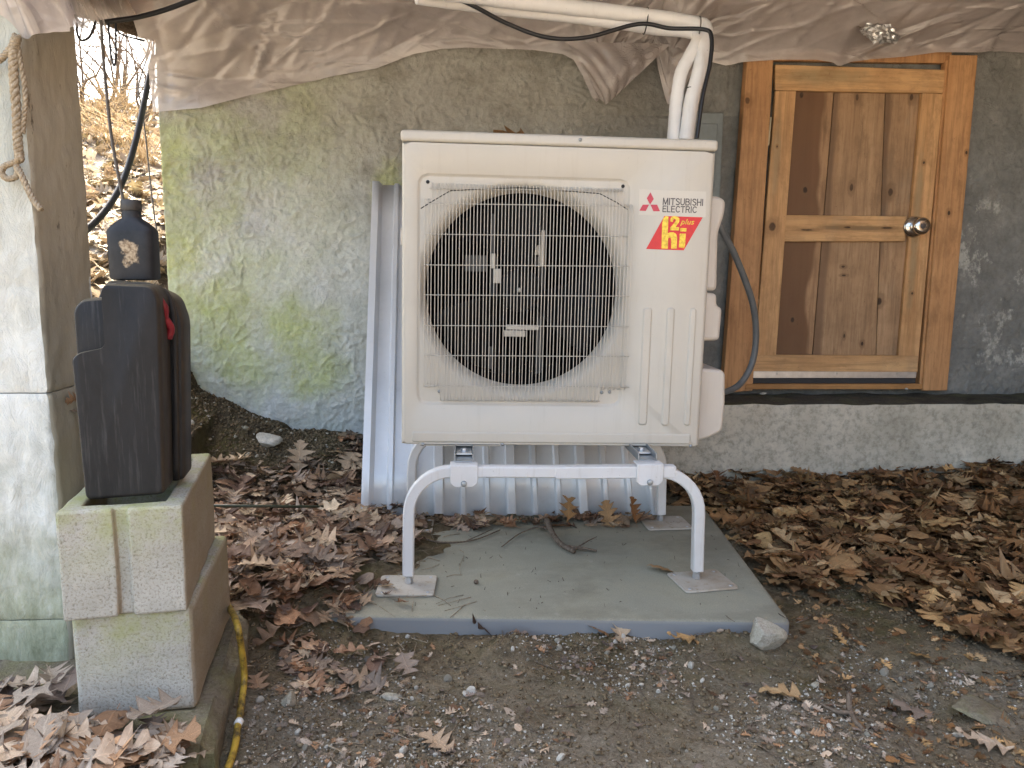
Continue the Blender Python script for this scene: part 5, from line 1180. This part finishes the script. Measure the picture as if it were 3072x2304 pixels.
def litter(name, x, y, z, size, zone, rg, cols, tilt, label):
    n = len(x); kk = rg.integers(0, 40, n); yaw = rg.uniform(0, 6.28, n); tx = rg.normal(0, tilt, n); ty = rg.normal(0, tilt, n); R_ = euler_mats(yaw, tx, ty)
    pal = np.array(PAL[zone]); tint = pal[rg.integers(0, len(pal), n)]*(rg.uniform(.35 if zone == 'right' else .55, 1.25, (n, 1))**1.1); VV, FF, CC, UU = [], [], [], []; o = 0
    for i in range(n):
        V_, F_, U_ = geos(cols)[kk[i]]; UU.append(U_); P = (V_*size[i]) @ R_[i].T + (x[i], y[i], z[i]); VV.append(P); FF.append(F_+o); o += len(V_); CC.append(np.tile(np.append(tint[i], 1), (len(V_), 1)))
    me = npmesh(name, np.concatenate(VV), np.concatenate(FF), MAT['leaf'], True); a_ = me.color_attributes.new('tint', 'FLOAT_COLOR', 'POINT'); a_.data.foreach_set('color', np.concatenate(CC).astype(np.float32).ravel()); add_lv(me, np.concatenate(UU))
    ob = link(name, me); ob['kind'] = 'stuff'; ob['label'] = label; return ob
def single(zone, x, y, z, size, rg, tilt, label, group, name='oak_leaf', rot=None, i=None):
    o = bpy.data.objects.new(name, lm(zone, int(rg.integers(0, 18)) if i is None else i)); COL.objects.link(o); o.location = (x, y, z); o.scale = (size,)*3
    o.rotation_euler = rot if rot is not None else (rg.normal(0, tilt), rg.normal(0, tilt), rg.uniform(0, 6.28)); return tag(o, label, 'leaf', group)
# right of the pad
def right_area(n, rg):
    x = rg.uniform(.78, 3.2, n); y = rg.uniform(1.3, 2.99, n)
    edge = np.interp(x, [.78, .9, 1.05, 1.2, 1.45, 1.8], [2.15, 1.95, 1.98, 1.72, 1.35, 1.2])+.10*fbm(x*6, y*6, 0, 2, 9)
    k = (y > edge) & ~in_pad(x, y) & ((x > .93) | (y > 2.0)); return x[k], y[k]
rg = np.random.default_rng(31)
x, y = right_area(3600, rg); n = len(x); z = T(x, y, False)+rg.uniform(.004, .05, n)*(.4+.6*sm(0, .4, y-1.6))
litter('leaf_litter', x, y, z, rg.uniform(.055, .115, n), 'right', rg, 1, .17, 'brown oak leaf litter between the pad and the door wall')
x, y = right_area(330, rg)
for i in range(min(135, len(x))):
    single('right', x[i], y[i], float(T(x[i], y[i], False))+rg.uniform(.045, .065), rg.uniform(.085, .135), rg, .15, 'dry brown oak leaf on top of the litter right of the pad', 'oak leaves right of the pad')
x, y = right_area(5200, rg); n = len(x); litter('rotted_scraps', x, y, T(x, y, False)+rg.uniform(.01, .055, n), rg.uniform(.012, .04, n), 'right', rg, 1, .3, 'broken brown leaf scraps between the oak leaves right of the pad')
# left of the pad
def left_area(n, rg):
    x = rg.uniform(-1.05, -.12, n); y = rg.uniform(1.55, 3.12, n)
    k = ((x < -.30) | (y > 2.1) & (x < -.16-.0*y)) & ~((x < -.5) & (y > 2.82+.35*(x+.9))) & ~((y < 1.85) & (x > -.42)) & ~((x < -.42) & (y < 1.74)); return x[k], y[k]
x, y = left_area(1500, rg); n = len(x); z = np.maximum(T(x, y, False), np.where(in_pad(x, y), PT, -1))+rg.uniform(.002, .045, n)
litter('leaf_litter', x, y, z, rg.uniform(.05, .11, n), 'left', rg, 1, .21, 'tan and grey oak leaf litter between the blocks and the metal sheet')
x, y = left_area(230, rg)
for i in range(min(85, len(x))):
    single('left', x[i], y[i], max(float(T(x[i], y[i], False)), PT if in_pad(x[i], y[i]) else -1)+rg.uniform(.03, .055), rg.uniform(.075, .125), rg, .18, 'curled tan oak leaf in the litter left of the pad', 'oak leaves left of the pad')
x, y = left_area(2000, rg); n = len(x); litter('rotted_scraps', x, y, np.maximum(T(x, y, False), np.where(in_pad(x, y), PT, -1))+rg.uniform(.005, .045, n), rg.uniform(.012, .04, n), 'left', rg, 1, .3, 'broken tan leaf scraps between the oak leaves left of the pad')
# sparse fringe left front
x = rg.uniform(-.46, .0, 150); y = rg.uniform(1.5, 2.0, 150); k = rg.random(150) < sm(-.05, -.34, x)*(1-.8*in_pad(x, y)*(x > -.2)); x, y = x[k], y[k]
litter('leaf_fringe', x, y, np.maximum(T(x, y, False), np.where(in_pad(x, y), PT, -1))+.012, rg.uniform(.03, .08, len(x)), 'left', rg, 1, .25, 'thin scatter of leaf scraps between slab and pad')
# foreground left
def front_area(n, rg):
    x = rg.uniform(-1.15, -.43, n); y = rg.uniform(1.0, 1.36, n); k = ~((x > -.68) & (x < -.45) & (y > 1.25)) & ~((x > -.50) & (y > 1.19)); return x[k], y[k]
x, y = front_area(430, rg); n = len(x); z = np.maximum(T(x, y, False), .11)+rg.uniform(.0, .035, n)
litter('leaf_litter', x, y, z, rg.uniform(.05, .10, n), 'front', rg, 1, .17, 'weathered mauve grey leaves at the foot of the post')
x, y = front_area(80, rg)
for i in range(min(38, len(x))):
    single('front', x[i], y[i], max(float(T(x[i], y[i], False)), .112)+rg.uniform(.028, .045), rg.uniform(.075, .12), rg, .15, 'weathered greyish oak leaf at the foot of the post and blocks', 'oak leaves at the foot of the post')
# behind the pad, along the metal sheet, and leaves in the crack beside the post
x = rg.uniform(-.16, .62, 90); y = rg.uniform(2.42, 2.52, 90); litter('leaf_drift', x, y, PT+rg.uniform(.003, .02, 90), rg.uniform(.035, .085, 90), 'left', rg, 1, .3, 'leaf drift along the bottom of the metal sheet')
x = rg.uniform(-.785, -.70, 40); zz = rg.uniform(.12, .86, 40); litter('leaf_drift', x, rg.uniform(1.56, 1.68, 40), zz, rg.uniform(.03, .07, 40), 'front', rg, 1, .9, 'dead leaves caught between post and case')
# hillside
x = rg.uniform(-6.5, -1.25, 9000); y = rg.uniform(2.3, 7.6, 9000); rt = x/y; k = (rt > -.72) & (rt < -.27) & ~((x > -1.3) & (y > 3.1)) & (x < -1.24); x, y = x[k], y[k]
litter('leaf_litter', x, y, T(x, y, False)+rg.uniform(.005, .05, len(x)), rg.uniform(.07, .14, len(x)), 'hill', rg, 1, .45, 'sunlit pale leaf litter on the bank behind the opening')
x, y, _ = bare(1500, 77); litter('leaf_scraps', x, y, T(x, y)+.003, rg.uniform(.008, .03, len(x)), 'front', rg, 1, .25, 'small leaf scraps scattered over the bare dirt')
x = rg.uniform(.75, 1.6, 500); y = rg.uniform(1.2, 2.1, 500); litter('leaf_scraps', x, y, T(x, y)+.003, rg.uniform(.008, .035, 500), 'right', rg, 1, .25, 'small brown leaf scraps beside the pad corner')
# single leaves the photo shows apart
def put(px, py, z, size, zone, lab, rot, i, Y=None):
    p = at(px, py, Y) if Y else on_ground(px, py)+np.array([0, 0, .012]); return single(zone, p[0], p[1], p[2], size, rg, .2, lab, None, rot=rot, i=i)
put(897, 1370, 0, .125, 'left', 'upright orange tan oak leaf standing against the mossy wall base', (1.35, .1, .15), 3, Y=float(on_ground(897, 1412)[1])-.01)
put(1705, 1520, 0, .10, 'right', 'curled oak leaf standing on the drift in front of the metal sheet', (1.1, .3, .4), 1, Y=2.47)
put(1660, 1550, PT+.03, .10, 'right', 'brown oak leaf lying under the standing curled leaf', (.5, .3, 2.0), 4)
put(1825, 1550, 0, .11, 'right', 'jagged oak leaf pair leaning on the sheet near the rear foot', (1.0, -.3, -.3), 5, Y=2.45)
put(1900, 1530, 0, .09, 'right', 'dark pointed oak leaf right against the rear stand foot', (1.1, .2, .6), 2, Y=2.45)
put(1980, 1715, PT+.010, .075, 'right', 'single dry leaf on the pad beside the front right foot', (.15, .2, 1.2), 9)
put(2655, 1440, 0, .12, 'right', 'tall dark red brown leaf standing against the footing ledge', (1.15, .15, .2), 4, Y=2.90)
put(1490, 1885, .045, .11, 'front', 'dark brown folded leaf against the front edge of the pad', (.7, .25, 1.2), 3)
put(1440, 1900, .035, .09, 'left', 'tan leaf beneath the folded leaf at the pad front', (.3, .3, 1.2), 6)
put(1800, 1905, .04, .07, 'right', 'russet leaf at the middle of the pad front edge', (.4, .2, 1.4), 0)
put(1860, 1910, .04, .08, 'left', 'curled beige leaf beside the russet leaf at the pad front', (.6, .2, .3), 8)
put(2055, 1928, .035, .09, 'right', 'long flat tan leaf below the right part of the pad edge', (.2, .1, 1.6), 6)
put(1930, 1895, .05, .08, 'left', 'upright beige leaf touching the pad front edge', (.9, .3, .5), 3)
put(1312, 2248, .022, .085, 'left', 'orange tan pointed oak leaf alone on the gravel at bottom', (.15, .1, .9), 3)
put(2350, 2100, .025, .10, 'right', 'broad tan oak leaf lying on the bare dirt by the twig', (.15, .15, 1.35), 3)
put(2755, 2150, .02, .10, 'left', 'grey brown lobed leaf flat in the dark dirt', (.1, .1, .9), 2)
put(2760, 1980, .02, .06, 'right', 'small orange leaf resting on the edge of the dark hollow', (.3, .2, 2.0), 6)
put(2520, 1925, .02, .05, 'right', 'crumpled orange leaf scrap near the pad corner', (.6, .2, .5), 6)
put(1035, 1858, .04, .08, 'left', 'pale star shaped oak leaf at the hidden front left pad corner', (.5, .1, .4), 8)
put(300, 2115, .16, .15, 'front', 'large pale tan leaf lying in front of the lower block', (.35, .1, 1.5), 6)
put(2950, 2240, .03, .10, 'front', 'light tan oak leaf at the lower right corner', (.2, .1, 1.2), 6)
put(2860, 1830, .05, .13, 'right', 'tan oak leaf overhanging the dirt at the litter edge', (.2, .15, 1.2), 3)
put(2540, 1650, .07, .15, 'right', 'long narrow tan leaf pointing along the litter edge', (.15, .1, 1.0), 6)
p = at(1530, 381, 2.32); lo = single('right', p[0], p[1], 1.284, .15, rg, .1, 'brown crumpled leaf lying on top of the heat pump', None, rot=(.10, .22, 1.45), i=16)

# ------------------------------------------------------------------ twigs and branches
def branch(name, specs, lab, mat=None):
    """specs: list of (points px, z list, r0, r1)"""
    t_ = None; m_ = MB()
    for pts, zs, r0, r1 in specs:
        P = smooth_path([tuple(atz(px, py, z_)) for (px, py), z_ in zip(pts, zs)], 6); m_.tube(P, list(np.linspace(r0, r1, len(P))), 7)
        t_ = t_ or P[0]
    return tag(m_.build(name, mat or MAT['bark'], None, t_, smooth=True), lab, 'twig')
branch('branch', [([(1640, 1560), (1655, 1595), (1680, 1630), (1722, 1655)], [.10, .085, .075, .072], .010, .007), ([(1700, 1640), (1750, 1645), (1790, 1652)], [.073, .07, .068], .006, .003), ([(1655, 1595), (1620, 1580), (1560, 1600), (1505, 1640)], [.085, .075, .066, .065], .003, .0015), ([(1722, 1648), (1760, 1625), (1790, 1610)], [.073, .075, .075], .003, .001)], 'bent broken branch lying on the back of the pad')
branch('twig', [([(1250, 1610), (1330, 1628), (1420, 1620), (1500, 1590)], [.068, .066, .066, .066], .003, .0018), ([(1400, 1622), (1450, 1600), (1480, 1585)], [.066, .068, .07], .002, .001)], 'long thin dark twig across the back left of the pad')
branch('twig', [([(2547, 2080), (2550, 2130), (2575, 2175), (2620, 2215), (2660, 2235)], [.05, .03, .025, .022, .02], .006, .005), ([(2552, 2138), (2510, 2135), (2460, 2110)], [.03, .03, .03], .005, .003)], 'forked grey twig on the dirt at the lower right')
branch('twig', [([(2400, 1655), (2430, 1680), (2470, 1678)], [.03, .03, .035], .0025, .002)], 'white curved stick by the leaf litter edge', MAT['white'])
branch('twig', [([(1005, 1715), (1040, 1745), (1075, 1775)], [.08, .075, .07], .003, .0025)], 'pale straight twig near the front left foot plate', MAT['rope'])
branch('twig', [([(640, 1360), (655, 1400), (680, 1430)], [.13, .10, .08], .004, .003)], 'short grey stick propped behind the upper block')
branch('twig', [([(980, 2235), (1030, 2260), (1075, 2300)], [.02, .02, .02], .002, .0015), ([(960, 2270), (1000, 2300)], [.02, .02], .0022, .002)], 'thin pale twig pair in the gravel at the bottom', MAT['rope'])
rg = np.random.default_rng(91)
def needles(name, n, area, seed, mat, lab, lmin=.02, lmax=.07, r=.0008):
    rg = np.random.default_rng(seed); x, y = area(n, rg); z = np.maximum(T(x, y), np.where(in_pad(x, y), PT, -1))+r*1.5; m_ = MB()
    for i in range(len(x)):
        a = rg.uniform(0, 6.28); l = rg.uniform(lmin, lmax); k = rg.uniform(-.25, .25); dz = rg.uniform(-.004, .012)
        d = Vector((cos(a), sin(a), 0)); s_ = Vector((-sin(a), cos(a), 0)); p = Vector((x[i], y[i], z[i]))
        m_.tube([p-d*l/2, p+s_*l*k*.4+Vector((0, 0, .002)), p+d*l/2+Vector((0, 0, dz))], r*rg.uniform(.7, 1.6), 3)
    o = m_.build(name, mat, None, (0, 0, 0), smooth=True, fix=False); o['kind'] = 'stuff'; o['label'] = lab; return o
needles('twig_debris', 300, lambda n, rg: (rg.uniform(-.5, 1.6, n), rg.uniform(1.15, 1.74, n)), 4, MAT['bark'], 'fine twigs and stems strewn on the dirt')
needles('straw_debris', 260, lambda n, rg: (rg.uniform(-.95, 0, n), rg.uniform(1.2, 2.9, n)), 6, MAT['rope'], 'dry straw and needles in the litter', .03, .10)
needles('pad_debris', 110, lambda n, rg: (rg.uniform(-.3, .8, n), rg.uniform(1.8, 2.5, n)), 8, MAT['bark'], 'tiny dark stem bits on the pad', .002, .010, .0006)

# bare shrubs and dry grass on the bank
def m_straw():
    m = M('dry_grass'); n = m.noise(9, 3); return m.fin(m.ramp(n, [(.3, (.30, .20, .10)), (.7, (.52, .40, .24))]), .8, spec=.15)
STRAW = m_straw()
for k, (px, Y) in enumerate(((245, 6.3), (330, 6.8), (430, 6.4), (380, 7.0))):
    p = at(px, 300, Y); base = Vector((p[0], p[1], float(T(p[0], p[1], False)))); m_ = MB(); rgk = np.random.default_rng(40+k)
    def grow(b, d, l, r, lev):
        P = [b]; q = b.copy(); dd = d.copy()
        for _ in range(4): dd = (dd+Vector(rgk.normal(0, .22, 3))).normalized(); q = q+dd*l/4; P.append(q.copy())
        m_.tube(P, list(np.linspace(r, r*.45, 5)), 5, False)
        if lev:
            for _ in range(3): grow(P[int(rgk.integers(1, 5))], (dd+Vector(rgk.normal(0, .6, 3))).normalized(), l*.6, r*.5, lev-1)
    for _ in range(5): grow(base, Vector((rgk.normal(0, .35), rgk.normal(0, .35), 1)).normalized(), .75, .012, 2)
    tag(m_.build('bare_shrub', MAT['bark'], None, base, smooth=True, fix=False), ('leafless shrub on the bank nearest the post', 'leafless shrub on the bank behind the stiff grey wire', 'leafless shrub on the bank beside the wall end', 'far leafless shrub on the bank crest')[k], 'shrub', 'leafless shrubs on the bank')
def tuft(px, py, Y, lab, seed):
    p = at(px, py, Y); rgk = np.random.default_rng(seed); m_ = MB(); z0 = float(T(p[0], p[1], False))
    for i in range(70):
        a = rgk.uniform(0, 6.28); l = rgk.uniform(.2, .5); o = Vector((p[0]+rgk.normal(0, .09), p[1]+rgk.normal(0, .09), z0)); d = Vector((cos(a)*.6, sin(a)*.6, 1)).normalized()
        m_.tube([o, o+d*l*.6, o+d*l+Vector((cos(a), sin(a), -.5))*l*.3], [.003, .002, .0008], 3, False)
    return tag(m_.build('grass_tuft', STRAW, None, (p[0], p[1], z0), smooth=True, fix=False), lab, 'grass')
tuft(250, 210, 6.2, 'dry grass tuft on the bank beside the post', 3); tuft(300, 280, 5.6, 'dry grass tuft on the bank behind the grey wire', 4); tuft(420, 300, 5.4, 'dry grass tuft on the bank near the hose', 5); tuft(350, 310, 6.6, 'dry grass tuft midway up the bank', 6)
for o in bpy.data.objects:
    for k in ('_off', '_local'):
        if k in o: del o[k]
